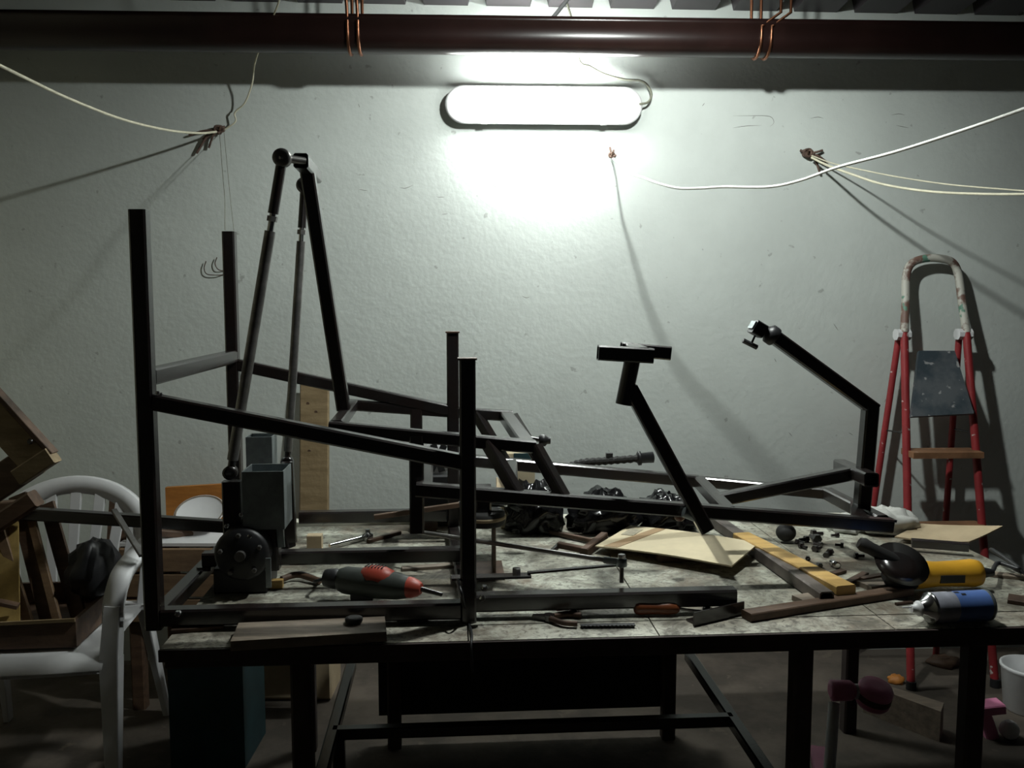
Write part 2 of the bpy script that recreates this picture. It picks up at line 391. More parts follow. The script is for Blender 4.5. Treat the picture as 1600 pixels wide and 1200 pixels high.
cord('clothesline', [W(1268, 243, .03), W(1300, 255, .06), W(1340, 264, .14), W(1400, 276, .28), W(1480, 288, .42), W(1560, 295, .56), W(1620, 299, .66), W(1720, 300, .8), Vec((2.4, 2.25, 1.86)), Vec((3.345, 1.9, 2.02))], .0026, M['cord_i'], 'thinner upper yellowish cord leaving the right knot to the right')
# two strings down to the rear upright
VF, VR = .11, .80
pB = V(358, 362, VR)
cord('hanging_string', [W(343, 207, .03), W(347, 260, .3), W(351, 310, .45), pB + Vec((-.008, -.01, .004))], .0010, M['string'], 'left one of two strings running from the knot to the upright', 'string')
cord('hanging_string', [W(350, 207, .03), W(355, 260, .3), W(360, 310, .45), pB + Vec((.010, .01, .004))], .0008, M['string'], 'right one of two strings running from the knot to the upright', 'string')
for q, lab in (([(322, 408), (319, 419), (323, 428), (338, 430), (352, 429)], 'left one of two bent wire hooks on the wall'), ([(339, 402), (336, 412), (341, 421), (352, 424)], 'right bent wire hook touching the upright on the wall')):
    g = G(); n_ = len(q); g.sweep(spline([W(x, y, .012 - (.014 if i == n_ - 1 else 0)) for i, (x, y) in enumerate(q)]), .0018, 6)
    solo('wire_hook', g, M['rust'], lab, 'hook')
# plaster scars: shallow grooves filled with dirt
def scar(pts, r, lab):
    g = G(); g.sweep(spline([W(x, y, -.0005) for x, y in pts], 4), [r * (.5 + .5 * math.sin(math.pi * i / ((len(pts) - 1) * 4))) for i in range((len(pts) - 1) * 4 + 1)], 5)
    o = part('crack', g, M['crack'], wall_o)
M['crack'] = mat('dirty_crack', (.16, .16, .14), .9, var=.3)
wall_o = bpy.data.objects['wall_back']
for q in ([(1145, 181), (1165, 181), (1195, 181), (1206, 184), (1209, 192), (1203, 198)], [(1145, 200), (1165, 197), (1190, 196)], [(1266, 185), (1278, 183), (1287, 185)], [(1097, 166), (1101, 161)],
          [(624, 293), (634, 294), (646, 289)], [(683, 308), (695, 308)], [(560, 162), (562, 168)], [(1392, 180), (1404, 178), (1414, 180)], [(1302, 505), (1310, 517)], [(815, 462), (822, 465), (828, 464)],
          [(1326, 676), (1333, 680)], [(1400, 196), (1420, 200)], [(560, 296), (575, 298)], [(690, 335), (700, 334)], [(1210, 560), (1213, 566)], [(1232, 675), (1238, 682)]):
    scar(q, .0012, '')

# ------------------------------------------------------------------ workbench
U0, U1, BD = -.695, 1.30, .99
bench = thing('workbench', 'long workbench with dirty white top and dark steel legs', 'workbench', bl(.3, .5, 0))
TH = .022
def bslab(u0, u1, v0, v1, z=BZ, th=TH):
    g = G(); return g.slab([bl(u0, v0, z), bl(u1, v0, z), bl(u1, v1, z), bl(u0, v1, z)], th)
seams = [U0, -.088, .302, .80, U1]
for i in range(4):
    part('top_panel', bslab(seams[i] + .0015, seams[i + 1] - .0015, .085, BD - .05), M['bench'], bench)
    part('front_strip', bslab(seams[i] + .0015, seams[i + 1] - .0015, 0, .083, BZ - .001), M['bench_b'], bench)
part('back_strip', bslab(U0, .9, BD - .048, BD, BZ + .012, .034), M['strip_w'], bench)
part('back_strip', bslab(.902, U1, BD - .048, BD, BZ + .002, .024), M['strip_w'], bench)
for i in range(4):
    g = G(); g.bar(bl(seams[i], -.004, BZ - .014), bl(seams[i + 1], -.004, BZ - .014), .006, .024); part('edge_band', g, M['edge'], bench)
for v in (.012, BD - .02):
    g = G(); g.bar(bl(U0 + .01, v, BZ - TH - .011), bl(U1 - .01, v, BZ - TH - .011), .022, .02); part('frame_rail', g, M['edge'], bench)
for u in (U0 + .02, -.09, .30, U1 - .02):
    g = G(); g.bar(bl(u, .025, BZ - TH - .016), bl(u, BD - .033, BZ - TH - .016), .03, .03); part('cross_rail', g, M['edge'], bench)
for u, v in ((-.43, .06), (.625, .06), (1.01, .06), (-.56, .93), (-.30, .93), (.56, .93), (1.15, .93)):
    g = G(); g.bar(bl(u, v, 0), bl(u, v, BZ - TH - .001), .042); part('leg', g, M['edge'], bench)
for v, z in ((.5, .265),):
    g = G(); g.bar(bl(-.43, v, z), bl(.625, v, z), .03); part('lower_rail', g, M['steel'], bench)
    for u in (-.43, .625):
        g = G(); g.bar(bl(u, .06, z), bl(u, .93, z), .03); part('lower_rail', g, M['steel'], bench)
    g = G(); g.bar(bl(-.415, v, 0), bl(-.415, v, z), .03); part('leg', g, M['steel'], bench)
g = G(); g.bar(bl(.63, .10, .27), bl(.80, .10, .03), .024, .024); part('brace', g, M['steel'], bench)

g = G(); g.box(bl(.10, .957, .37), .90, .010, .56); part('added_dark_panel', g, M['black'], bench)  # panel added to keep the space under the bench black
# ------------------------------------------------------------------ base frame of the rig
S = .034
def ft(p, z): return Vec((p.x, p.y, z))
base = thing('four_post_rig', 'black square-tube base frame with four uprights standing on the workbench', 'frame', bl(-.4, .45, BZ))
pA, pC, pD = V(217, 328, VF), V(730, 562, VF), V(707, 520, VR)
pA2 = ft(pA, BZ); pB2 = ft(pB, BZ)
for top in (pA, pB, pC, pD):
    g = G(); g.bar(ft(top, BZ + .001), top, S, S, hollow=.003); o = part('upright', g, M['steel'], base)
for top in (pC, pD):
    g = G(); g.box(top + Vec((0, 0, .002)), S + .006, S + .006, .004); part('end_cap', g, M['rust'], base)
zc = V(243, 590, VF).z
g = G(); g.bar(ft(pA, zc) + BV * S / 2, ft(pB, zc) - BV * S / 2, S); part('cross_bar', g, M['steel'], base)
q0, q1 = V(232, 628, VF), V(722, 722, VF)
g = G(); g.bar(q0 + BU * .012, q1, S * .96); part('side_bar', g, M['steel'], base)
r0, r1 = V(366, 570, VR), V(706, 642, VR)
g = G(); g.bar(r0 + BU * .012, r1, S * .96); part('side_bar', g, M['steel'], base)
for p in (V(249, 613, VF) - BV * .01, V(251, 616, VF)):
    g = G(); g.ball(p, .005, 8); part('weld_bead', g, M['chrome'], base)
zr = BZ + .026
uA = (pA - BO).dot(BU); uC = (pC - BO).dot(BU); uB = (pB - BO).dot(BU); uD = (pD - BO).dot(BU)
g = G(); g.bar(bl(uA + S / 2, VF, zr), bl(uC - S / 2, VF, zr), S * 1.05); part('bottom_rail', g, M['steel'], base)
zq = BZ + .034
g = G(); g.bar(bl(uC + S / 2, VF + .02, zq), bl(.50, VF + .02, zq), S * 1.08, hollow=.003); part('bottom_rail', g, M['steel'], base)
g = G(); rl = V(468, 808, VR); g.bar(rl, bl((rl - BO).dot(BU) + .42, VR, rl.z), S, hollow=.003); part('bottom_rail', g, M['steel'], base)
g = G(); g.bar(bl(uA, VF + S / 2, BZ + .018), bl(uB, VR - S / 2, BZ + .018), S); part('bottom_rail', g, M['steel'], base)
g = G(); g.bar(bl(uC, VF + S / 2, BZ + .018), bl(uD, VR - S / 2, BZ + .018), S); part('bottom_rail', g, M['steel'], base)
pm = V(574, 868, .42)
g = G(); g.bar(bl(uA + S / 2, .42, pm.z), bl(uC, .42, pm.z), S); part('middle_rail', g, M['steel'], base)
g = G(); g.bar(bl(uC, .42, BZ + .03), bl(uC, .42, pm.z - S / 2), S); part('spacer', g, M['steel'], base)
g = G(); g.bar(bl(uA + .02, .42, BZ + .03), bl(uA + .02, .42, pm.z - S / 2), S); part('spacer', g, M['steel'], base)
for px, py in ((276, 962), (757, 921), (754, 937)):
    p = V(px, py, VF - .03); g = G(); g.lathe(p + BV * .014, -BV, [(0, .0075), (.008, .0075), (.010, .006), (.012, .004)], 6, False); part('bolt', g, M['chrome'], base)
for u in (.145, .44):
    g = G(); g.lathe(bl(u, VF + .02, BZ), Z, [(0, .011), (.008, .011), (.008, .006), (.016, .006)], 12); part('foot_bolt', g, M['steel'], base)

# ------------------------------------------------------------------ tilting platform (seat frame, long rails, pedal arm, column)
PF, PR = .30, .74          # front and rear rail planes
SFv, SRv = .36, .80
plat = thing('tilting_rig', 'dark welded seat frame with sloping rails and pedal arm above the base frame', 'frame', bl(0, .5, BZ))
def pb(name, p0, p1, w=S, h=None, m='steel', **k):
    g = G(); g.bar(p0, p1, w, h, **k); return part(name, g, M[m], plat)
sf0, sf1 = V(514, 668, SFv), V(836, 698, SFv); sr0, sr1 = V(543, 632, SRv), V(800, 650, SRv)
pb('seat_bar', sf0, sf1, S * .9); pb('seat_bar', sr0, sr1, S * .9)
d = (sr0 - sf0).normalized() * S * .45; pb('seat_bar', sf0 + d + BU * .015, sr0 - d + BU * .015, S * .9)
d = (sr1 - sf1).normalized() * S * .45; pb('seat_bar', sf1 + d - BU * .018, sr1 - d - BU * .018, S * 1.1, S * .9)
def along(a, b, px, v):      # point on the bar a-b at the photo column px
    best = min((abs(800 + FPX * q.x / ((q.y) * cp_ - (q.z - CAMH) * sp_) - px), i) for i, q in ((i, a.lerp(b, i / 200)) for i in range(201)))
    return a.lerp(b, best[1] / 200)
lf0, lf1 = V(650, 764, PF), V(1392, 821, PF); lr0, lr1 = V(655, 712, PR), V(1092, 752, PR)
pb('long_rail', lf0, lf1, S * .95); pb('long_rail', lr0, lr1, S * .95)
# legs between the seat bars and the long rails
a = along(sf0, sf1, 650, SFv); lgb = V(648, 832, .33)
pb('seat_leg', a, ft(a, V(648, 832, .345).z) - BV * .015, S * 1.0)
a = along(sr0, sr1, 650, SRv); pb('seat_leg', a, ft(a, lr0.z - .06) - BV * .03, S)
for x0, x1 in ((762, 812), (836, 884)):
    pb('seat_strut', along(sf0, sf1, x0, SFv), along(lf0, lf1, x1, PF), S * .85)
for x0, x1 in ((744, 790), (803, 850)):
    pb('seat_strut', along(sr0, sr1, x0, SRv), along(lr0, lr1, x1, PR), S * .85)
c0 = along(lf0, lf1, 1140, PF); pb('cross_rail', lr1 - (lr1 - c0).normalized() * .0, c0, S * .95)
c0 = along(lf0, lf1, 665, PF); c1 = along(lr0, lr1, 668, PR); pb('cross_rail', c0, c1, S * .9)
c0 = along(lf0, lf1, 800, PF); c1 = along(lr0, lr1, 800, PR); pb('cross_rail', c0, c1, S * .9)
g = G(); k = V(848, 688, .58); g.lathe(k - BU * .01, BU, [(0, .012), (.006, .016), (.016, .016), (.022, .010), (.03, .010)], 14); part('knob', g, M['black'], plat)
g = G(); g.rod(V(826, 684, .58), k, .006); part('knob_stem', g, M['steel'], plat)
# nose: rear branch bending in to the front rail's end
n1 = V(1292, 771, .60); n2 = V(1378, 815, PF + .035)
pb('nose_bar', lr1, n1, S * .85); pb('nose_bar', n1, n2, S * .95)
g = G(); a = lf1.copy(); up_ = Vec((0, 0, S * .47))
g.slab([V(1330, 806, PF + .01) + up_ * 0, V(1402, 813, PF - .005), V(1398, 811, PF + .06), n1.lerp(n2, .45) + Vec((0, 0, .017))], .006); part('nose_plate', g, M['steel'], plat)
# raised arm with T piece, upright and pedal arm
am0 = along(lr1, along(lf0, lf1, 1140, PF), 1120, .5); tm = V(1338, 738, .45)
pb('raised_arm', am0, tm, S * .95)
tdir = BV * .5; t0, t1 = V(1312, 727, .62), V(1362, 750, .30)
tz = (t0.z + t1.z) / 2
pb('t_bar', t0, t1, S * 1.0, hollow=.003)
ub = V(1346, 800, .42); uk = V(1360, 636, .42)
pb('arm_upright', Vec((ub.x, ub.y, ub.z)), uk, S * 1.05)
ue = V(1205, 523, .42)
pb('pedal_arm', uk + (uk - ue).normalized() * .012, ue, S * 1.0)
dd = (ue - uk).normalized()
g = G(); g.lathe(ue - dd * .012, dd, [(0, .024), (.004, .025), (.018, .025), (.024, .018), (.03, .012), (.05, .011)], 16); cl = part('clamp', g, M['black'], plat)
pv = V(1184, 514, .42); g = G(); g.box(pv, .03, .04, .034, BU * .86 - Z * .5, BV, (BU * .5 + Z * .86)); part('clamp_block', g, M['black'], plat)
g = G(); g.box(V(1176, 508, .42), .006, .034, .020, BU * .86 - Z * .5, BV, (BU * .5 + Z * .86)); part('clamp_pad', g, M['galv'], plat)
w0 = V(1180, 524, .41); w1 = V(1174, 537, .41)
g = G(); g.rod(w0, w1, .0028); sc = part('wing_screw', g, M['steel'], plat)
g = G(); g.bar(V(1161, 532, .41), V(1183, 543, .41), .012, .012, ch=.005); part('wing_head', g, M['black'], sc)
# steering column
CV = .26
s0, s1 = V(1104, 828, CV), V(984, 606, CV)
pb('column', s0, s1, S * .98)
g = G(); g.rod(V(974, 632, CV), V(988, 562, CV), .0185, n=20); part('column_head', g, M['steel'], plat)
ma, mb_ = V(934, 551, CV - .01), V(1020, 556, CV - .01)
pb('mount_bar', ma, mb_, S * .8, S * 1.0, hollow=.003)
ma2, mb2 = V(970, 545, CV + .17), V(1047, 552, CV + .17)
pb('mount_bar', ma2, mb2, S * .8, S * 1.0, hollow=.003)
pb('mount_link', V(1004, 552, CV - .01), V(985, 545, CV + .17), S * .9, S * .8)
g = G(); g.rod(V(1068, 800, CV), V(1098, 812, CV), .012, n=14); jn = part('column_joint', g, M['galv'], plat)
g = G(); g.ball(V(1062, 806, CV + .1), .014, 12); part('joint_knob', g, M['amber'], plat)
# lever with cross tube at its top
t0, t1 = V(470, 251, .37), V(492, 276, .64)
pb('lever_cross_tube', t0, t1, S * 1.0, hollow=.003)
for p, q in ((V(443, 247, .35), t0), (V(477, 289, .655), t1)):
    g = G(); g.rod(p, q + (q - p).normalized() * .01, .009, n=12); part('joint_pin', g, M['steel_raw'], plat)
lm = t0.lerp(t1, .45)
pb('lever', lm - Z * .01, sf0.lerp(sr0, .5) + BU * .012 + Z * .015, S * 1.0, up=BV)

# ------------------------------------------------------------------ linkage rods
def link(top, bot, label, r, sv):
    t = thing('linkage_rod', label, 'rod', bot)
    d = (bot - top).normalized(); L = (bot - top).length
    g = G(); g.lathe(top - BV * .012, BV, [(0, .012), (0, .019), (.003, .021), (.021, .021), (.024, .019), (.024, .012)], 22); h = part('rod_end', g, M['steel_raw'], t)
    g = G(); g.ball(top, .0135, 14); part('ball', g, M['chrome'], h)
    g = G(); g.rod(top + d * .016, top + d * (.11 * sv), r * .95, n=14); part('threaded_sleeve', g, M['steel'], t)
    g = G(); g.lathe(top + d * (.115 * sv), d, [(0, .012), (.012, .012)], 6, False); part('lock_nut', g, M['steel_raw'], t)
    g = G(); g.rod(top + d * (.10 * sv), top + d * (.16 * sv), r * .6, n=10); part('thread', g, M['chrome'], t)
    g = G(); g.rod(top + d * (.145 * sv), bot - d * .03, r, n=16); part('rod_tube', g, M['steel_raw'], t)
    g = G(); g.rod(bot - d * .05, bot, r * .7, n=10); part('thread', g, M['steel'], t)
    g = G(); g.lathe(bot - BV * .012, BV, [(0, .010), (0, .016), (.024, .016), (.024, .010)], 18); part('rod_end', g, M['steel'], t)
link(V(441, 247, .345), V(360, 738, .345), 'grey linkage rod with large ball joint on top, left of the pair', .0125, 1.15)
link(V(476, 290, .66), V(449, 722, .66), 'grey linkage rod nearer the lever, right of the pair', .0115, 1.0)

# ------------------------------------------------------------------ actuators under the rods
def openbox(c, sx, sy, sz, th=.003, ux=BU, uy=BV):       # box without a lid; c = centre of the rim
    g = G(); c = Vec(c)
    def r(k, z): return [c + ux * a * (sx / 2 - k) + uy * b * (sy / 2 - k) - Z * z for a, b in ((-1, -1), (1, -1), (1, 1), (-1, 1))]
    return g.loft([r(th, sz - th), r(th, 0), r(0, 0), r(0, sz)], False)
def hexbolt(p, ax, r, L=.008): return G().lathe(p, ax, [(0, r), (L, r), (L + .001, r * .8)], 6, False)
t = thing('actuator', 'dark motor unit carrying a galvanised open-top box on the bench', 'actuator', BN(378, 925))
bc = V(410, 737, .30)
part('metal_box', openbox(bc + BV * .05, .094, .098, .135), M['galv'], t, 'galvanised metal box without a lid')
g = G(); ctr = V(376, 868, .28); g.lathe(ctr, BV, [(0, .02), (.004, .055), (.012, .062), (.10, .062), (.112, .05)], 28); mo = part('motor_body', g, M['black'], t)
for k in range(5):
    a = k * 1.256 + .4; part('bolt', hexbolt(ctr + BU * math.cos(a) * .046 + Z * math.sin(a) * .046 + BV * .003, -BV, .0055), M['steel_raw'], mo)
g = G(); g.lathe(ctr - BV * .012, BV, [(0, .012), (.02, .012)], 16); part('shaft', g, M['steel_raw'], mo)
g = G(); cb = BN(378, 925); g.box(cb + Z * .03 + BV * .05, .12, .13, .06); part('mounting_block', g, M['black'], t)
g = G(); g.bar(V(362, 738, .335) - Z * .02, ft(V(362, 738, .335), BZ + .055), .042, .03); part('crank_arm', g, M['steel'], t)
g = G(); g.bar(bc + BV * .05 - Z * .135, ft(bc + BV * .05, BZ + .05), .05, .04); part('pedestal', g, M['steel'], t)
g = G(); g.bar(V(419, 872, .26), V(420, 918, .26), .012, .004); part('strap', g, M['galv'], t)
g = G(); g.bar(V(436, 815, .33), V(440, 855, .33), .016, .005); part('strap', g, M['galv'], t)
g = G(); g.bar(V(354, 737, .325) - Z * .004, V(362, 737, .325) - Z * .004, .02, .006); part('pin', g, M['chrome'], t)
for px, py in ((355, 821), (378, 803), (391, 837)):
    part('bolt', hexbolt(V(px, py, .27), -BV, .005), M['chrome'], t)
t = thing('actuator', 'second actuator with a tall galvanised duct, behind the open-top box', 'actuator', bl((V(404, 690, .62) - BO).dot(BU), .64, BZ))
dc = V(404, 683, .62)
part('duct', openbox(dc + BV * .035, .068, .07, .23), M['galv'], t)
g = G(); q = ft(dc + BV * .035, BZ); g.box(q + Z * .07, .11, .1, .14, ch=.012); part('motor_body', g, M['black'], t)
g = G(); g.bar(V(449, 722, .62), ft(V(452, 722, .62), BZ + .04), .03, .02); part('crank_arm', g, M['steel'], t)
g = G(); g.bar(q + BU * .02 + Z * .02, ft(V(452, 722, .62), BZ + .04), .03, .03); part('crank', g, M['steel'], t)

# ------------------------------------------------------------------ pivot stand under the tilting frame
pc = bl((V(755, 806, .45) - BO).dot(BU), .45, BZ)
t = thing('pivot_stand', 'dark pivot stand with a pale-rimmed rubber disc under the tilting frame', 'stand', pc)
g = G(); g.box(pc + Z * .004, .10, .14, .008); part('base_plate', g, M['rust'], t)
g = G(); zd = V(755, 806, .45).z
for sx in (-.026, .026):
    g = G(); g.bar(pc + BU * sx + Z * .008, ft(pc + BU * sx, zd - .02), .008, .07, up=BV); part('side_plate', g, M['wood_g'] if sx > 0 else M['steel'], t)
g = G(); g.lathe(ft(pc, zd - .02), Z, [(0, .052), (.006, .055), (.03, .055), (.034, .05)], 26); part('rubber_disc', g, M['rubber'], t)
g = G(); g.lathe(ft(pc, zd - .006), Z, [(0, .0555), (.001, .0565), (.008, .0565), (.009, .0555)], 26); part('rim', g, M['card_b'], t)
g = G(); g.bar(ft(pc, zd + .014), ft(pc, along(lf0, lf1, 755, PF).z - .012), .04, .05); part('pivot_block', g, M['steel'], t)
g = G(); g.rod(ft(pc, zd + .03) - BU * .06, ft(pc, zd + .03) + BU * .06, .008); part('pivot_pin', g, M['chrome'], t)

# ------------------------------------------------------------------ things lying on the bench
def flat(px0, py0, px1, py1, w, h, z0=0.0, hollow=0.0, ch=None):   # bar lying on the bench between two spots
    g = G(); a, b = BN(px0, py0, z0 + h / 2), BN(px1, py1, z0 + h / 2); return g.bar(a, b, w, h, hollow=hollow, ch=ch)
# tie rod with rod end and bolt
t = thing('tie_rod', 'thin steel tie rod crossing the bench to an upright chrome bolt', 'rod', BN(974, 905))
a, b = V(640, 829, .50), V(952, 876, .20)
g = G(); g.rod(a, b, .0055, n=10); part('rod', g, M['steel_raw'], t)
g = G(); g.rod(b - (b - a).normalized() * .012, b + (b - a).normalized() * .022, .008, n=10); part('rod_end', g, M['galv'], t)
e = b + (b - a).normalized() * .03
g = G(); g.lathe(e - Z * .009, Z, [(0, .010), (.001, .012), (.017, .012), (.018, .010)], 14); part('eye', g, M['galv'], t)
g = G(); g.rod(ft(e, BZ + .052), e + Z * .012, .005, n=10); part('bolt', g, M['steel_raw'], t)
part('bolt_head', hexbolt(e + Z * .011, Z, .009, .007), M['chrome'], t)
# steering plate with bolt and strip
t = thing('lever_plate', 'dark flat lever lying on the front rail, with a shiny bolt head', 'lever', BN(790, 905))
z2 = BZ + .057
g = G(); g.bar(on(705, 903, z2), on(829, 899, z2), .03, .006); part('plate', g, M['steel'], t)
g = G(); g.bar(on(825, 895, z2 + .006), on(972, 882, z2 + .006), .012, .005); part('strip', g, M['steel'], t)
part('bolt_head', hexbolt(on(807, 896, z2 + .003), Z, .0105, .012), M['chrome'], t)
# slide-bar clamp
t = thing('bar_clamp', 'dark bar clamp lying on the bench left of the pale cardboard', 'clamp', BN(880, 840))
part('bar', flat(788, 815, 925, 845, .014, .012, .004), M['rust'], t)
g = G(); g.bar(BN(912, 864, .012), BN(944, 838, .016), .022, .024); part('jaw', g, M['rust'], t)
g = G(); g.bar(BN(872, 851, .02), BN(916, 860, .014), .018, .016); part('handle', g, M['rust'], t)
g = G(); g.bar(BN(875, 850, .02), BN(862, 862, .006), .012, .012); part('screw', g, M['steel'], t)
# pale cardboard, slightly lifted and bent
def sheet(corners, th, lift, nx=10, ny=6):   # corners: a b c d; lift(s,t) in metres
    g = G(); a, b, c, d = corners; top = []
    for j in range(ny + 1):
        for i in range(nx + 1):
            s_, t_ = i / nx, j / ny
            p = a.lerp(b, s_).lerp(d.lerp(c, s_), t_); top.append(p + Z * lift(s_, t_))
    n = (nx + 1) * (ny + 1); vs = top + [p - Z * th for p in top]; fs = []
    for j in range(ny):
        for i in range(nx):
            k = j * (nx + 1) + i; q = [k, k + 1, k + nx + 2, k + nx + 1]; fs.append(q); fs.append([x + n for x in q[::-1]])
    edge = [i for i in range(nx + 1)] + [(j + 1) * (nx + 1) - 1 for j in range(1, ny + 1)] + [ny * (nx + 1) + i for i in range(nx - 1, -1, -1)] + [j * (nx + 1) for j in range(ny - 1, 0, -1)]
    for k in range(len(edge)): e0, e1 = edge[k], edge[(k + 1) % len(edge)]; fs.append([e1, e0, e0 + n, e1 + n])
    return g.add(vs, fs)
ca = [BN(930, 853, .022), BN(1143, 884, .03), BN(1186, 848, .036), BN(984, 821, .022)]
t = thing('cardboard_sheet', 'pale cardboard sheet lying under the slanted column on the bench', 'cardboard', BN(1050, 865))
part('sheet', sheet(ca, .004, lambda s_, t_: .005 * math.sin(math.pi * s_)), M['card'], t)
pr = [ca[0].lerp(ca[1], u).lerp(ca[3].lerp(ca[2], u), w_) + Z * (.0015 + .005 * math.sin(math.pi * u)) for u, w_ in ((.05, .55), (.15, .55), (.15, .85), (.05, .85))]
g = G(); g.slab(pr, .001); part('printed_panel', g, M['print'], t)
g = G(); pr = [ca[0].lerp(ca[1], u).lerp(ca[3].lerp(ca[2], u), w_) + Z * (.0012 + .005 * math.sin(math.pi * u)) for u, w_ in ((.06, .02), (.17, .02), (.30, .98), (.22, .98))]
g = G(); g.slab(pr, .001); part('fold_shadow_strip', g, M['card_shadow'], t)  # thin brown strip that paints the fold's shadow onto the sheet
g = G(); g.box(BN(1060, 868, .009), .12, .06, .018); solo('wood_offcut', g, M['wood_d'], 'dark wooden offcut hidden under the pale cardboard sheet', 'offcut')
# yellow batten, tube beside it
solo('yellow_batten', flat(1158, 838, 1322, 922, .05, .022, .018), M['wood_y'], 'bright yellow wooden batten lying slanted beside the cardboard', 'batten')
solo('steel_tube', flat(1118, 814, 1292, 936, .034, .034, 0, .003), M['steel_br'], 'grey square steel tube lying alongside the yellow batten', 'tube')
# wooden pieces at the front right
solo('brown_lath', flat(1166, 962, 1420, 922, .034, .018), M['wood_d'], 'long dark brown lath on the front of the bench, left of the spray can', 'lath')
g = G(); g.box(BN(1268, 936, .007), .07, .05, .012, ux=Vec((.93, .37, 0)).normalized(), uy=Vec((-.37, .93, 0)).normalized()); solo('wood_block', g, M['wood_g'], 'small grey-brown block behind the dark lath near the batten end', 'block')
solo('grey_lath', flat(1350, 916, 1475, 898, .05, .012), M['wood_g'], 'greyish board lying between the yellow grinder and the spray can', 'board')
t = thing('steel_angle', 'short piece of dark steel angle near the front edge', 'steel angle', BN(1120, 965))
a, b = BN(1084, 968, .014), BN(1162, 950, .014)
g = G(); g.bar(a, b, .004, .03); part('flange', g, M['steel'], t)
g = G(); g.bar(a + BV * .018 - Z * .012, b + BV * .018 - Z * .012, .034, .004); part('flange', g, M['steel'], t)
# screwdriver with amber handle
t = thing('screwdriver', 'screwdriver with a fat brown amber handle near the front rail', 'screwdriver', BN(1030, 950))
a = BN(990, 950, .016); d = (BN(1072, 951, .014) - a).normalized()
g = G(); g.lathe(a, d, [(0, .006), (.004, .013), (.012, .015), (.05, .013), (.075, .0145), (.092, .012), (.1, .006)], 12); part('handle', g, M['amber'], t)
g = G(); g.rod(a + d * .1, a + d * .16 - Z * .008, .003); part('shaft', g, M['steel_raw'], t)
# pliers
def pliers(label, a, b, handle):
    t = thing('pliers', label, 'pliers', Vec((a.x, a.y, BZ)))
    d = (b - a).normalized(); sd = d.cross(Z).normalized(); L = (b - a).length
    for s_ in (-1, 1):
        g = G(); g.sweep(spline([a + sd * s_ * .026, a + d * L * .3 + sd * s_ * .026, a + d * L * .6 + sd * s_ * .008]), .0062, 8); part('handle', g, M[handle], t)
        g = G(); g.bar(a + d * L * .66 + sd * s_ * .005, b + sd * s_ * .003, .009, .01, taper=.5); part('jaw', g, M['steel'], t)
    g = G(); g.lathe(a + d * L * .64 - Z * .006, Z, [(0, .012), (.012, .012)], 14); part('pivot', g, M['steel'], t)
pliers('red-handled pliers lying below the front rail', BN(862, 945, .008), BN(925, 936, .008) + (BN(925, 936) - BN(862, 945)) * .5, 'tool_red')
pliers('dark pliers nearer the front edge, below the red-handled pair', BN(905, 968, .008), BN(832, 962, .008) , 'rust')
t = thing('hacksaw_blade', 'short black saw blade lying along the front strip', 'blade', BN(950, 977))
g = G(); a, b = BN(907, 977, .004), BN(992, 976, .004); g.bar(a, b, .012, .003); part('blade', g, M['black'], t)
for k in range(14):
    p = a.lerp(b, (k + .5) / 14); g = G(); g.slab([p + BU * -.003 - BV * .006 + Z * .0015, p + BU * .003 - BV * .006 + Z * .0015, p - BV * .010 + Z * .0015], .003); part('tooth', g, M['black'], t)
# board at the front left
t = thing('grey_board', 'flat grey board lying at the front left edge of the bench', 'board', BN(480, 985))
g = G(); g.slab([BN(360, 1002, .022), BN(604, 987, .022), BN(601, 963, .022), BN(373, 973, .022)], .020); part('board', g, M['wood_g'], t)
solo('dark_strip', flat(268, 985, 350, 978, .02, .008), M['rust'], 'dark strip lying at the left front corner of the bench', 'strip')
solo('black_bar', flat(622, 968, 668, 962, .02, .014), M['black'], 'short black bar right of the grey board under the rail', 'bar')
g = G(); g.lathe(BN(553, 972, .0225), Z, [(0, .016), (.003, .018), (.009, .018), (.011, .012)], 18); solo('rubber_bung', g, M['rubber'], 'round black cap on the grey front board', 'cap')
# power tool: red and grey
t = thing('power_drill', 'red and grey-green power tool lying behind the front rail', 'power tool', BN(600, 925))
a = BN(528, 905, .045); b = BN(676, 922, .042); d = (b - a).normalized()
g = G(); g.lathe(a, d, [(0, .012), (.006, .026), (.02, .031), (.10, .033), (.15, .030), (.175, .024)], 20); part('body', g, M['tool_green'], t)
g = G(); g.lathe(a + d * .055 + Z * .012, d, [(0, .006), (.01, .022), (.03, .029), (.06, .029), (.08, .022), (.09, .008)], 18); rc = part('cover', g, M['tool_red'], t)
for k in range(6):
    g = G(); p = a + d * (.075 + k * .008) + Z * .0405; g.bar(p - d.cross(Z) * .012, p + d.cross(Z) * .012, .002, .003); part('vent_slot', g, M['black'], rc)
g = G(); g.lathe(a + d * .172, d, [(0, .024), (.012, .023), (.028, .017), (.034, .012)], 18); part('collar', g, M['tool_red'], t)
g = G(); g.rod(a + d * .2, a + d * .255 - Z * .008, .006, .0045); part('spindle', g, M['steel'], t)
g = G(); g.lathe(a - d * .035, d, [(0, .012), (.004, .02), (.03, .024), (.04, .02)], 14); part('tail_cap', g, M['black'], t)
g = G(); g.sweep(spline([a - d * .03, a - d * .06 - Z * .012, BN(497, 905, .008), BN(470, 895, .006), BN(455, 900, .006)]), .004); part('power_cord', g, M['black'], t)
g = G(); c_ = a + d * .06; g.bar(ft(c_, BZ), c_ - Z * .02, .05, .03); part('grip', g, M['black'], t)
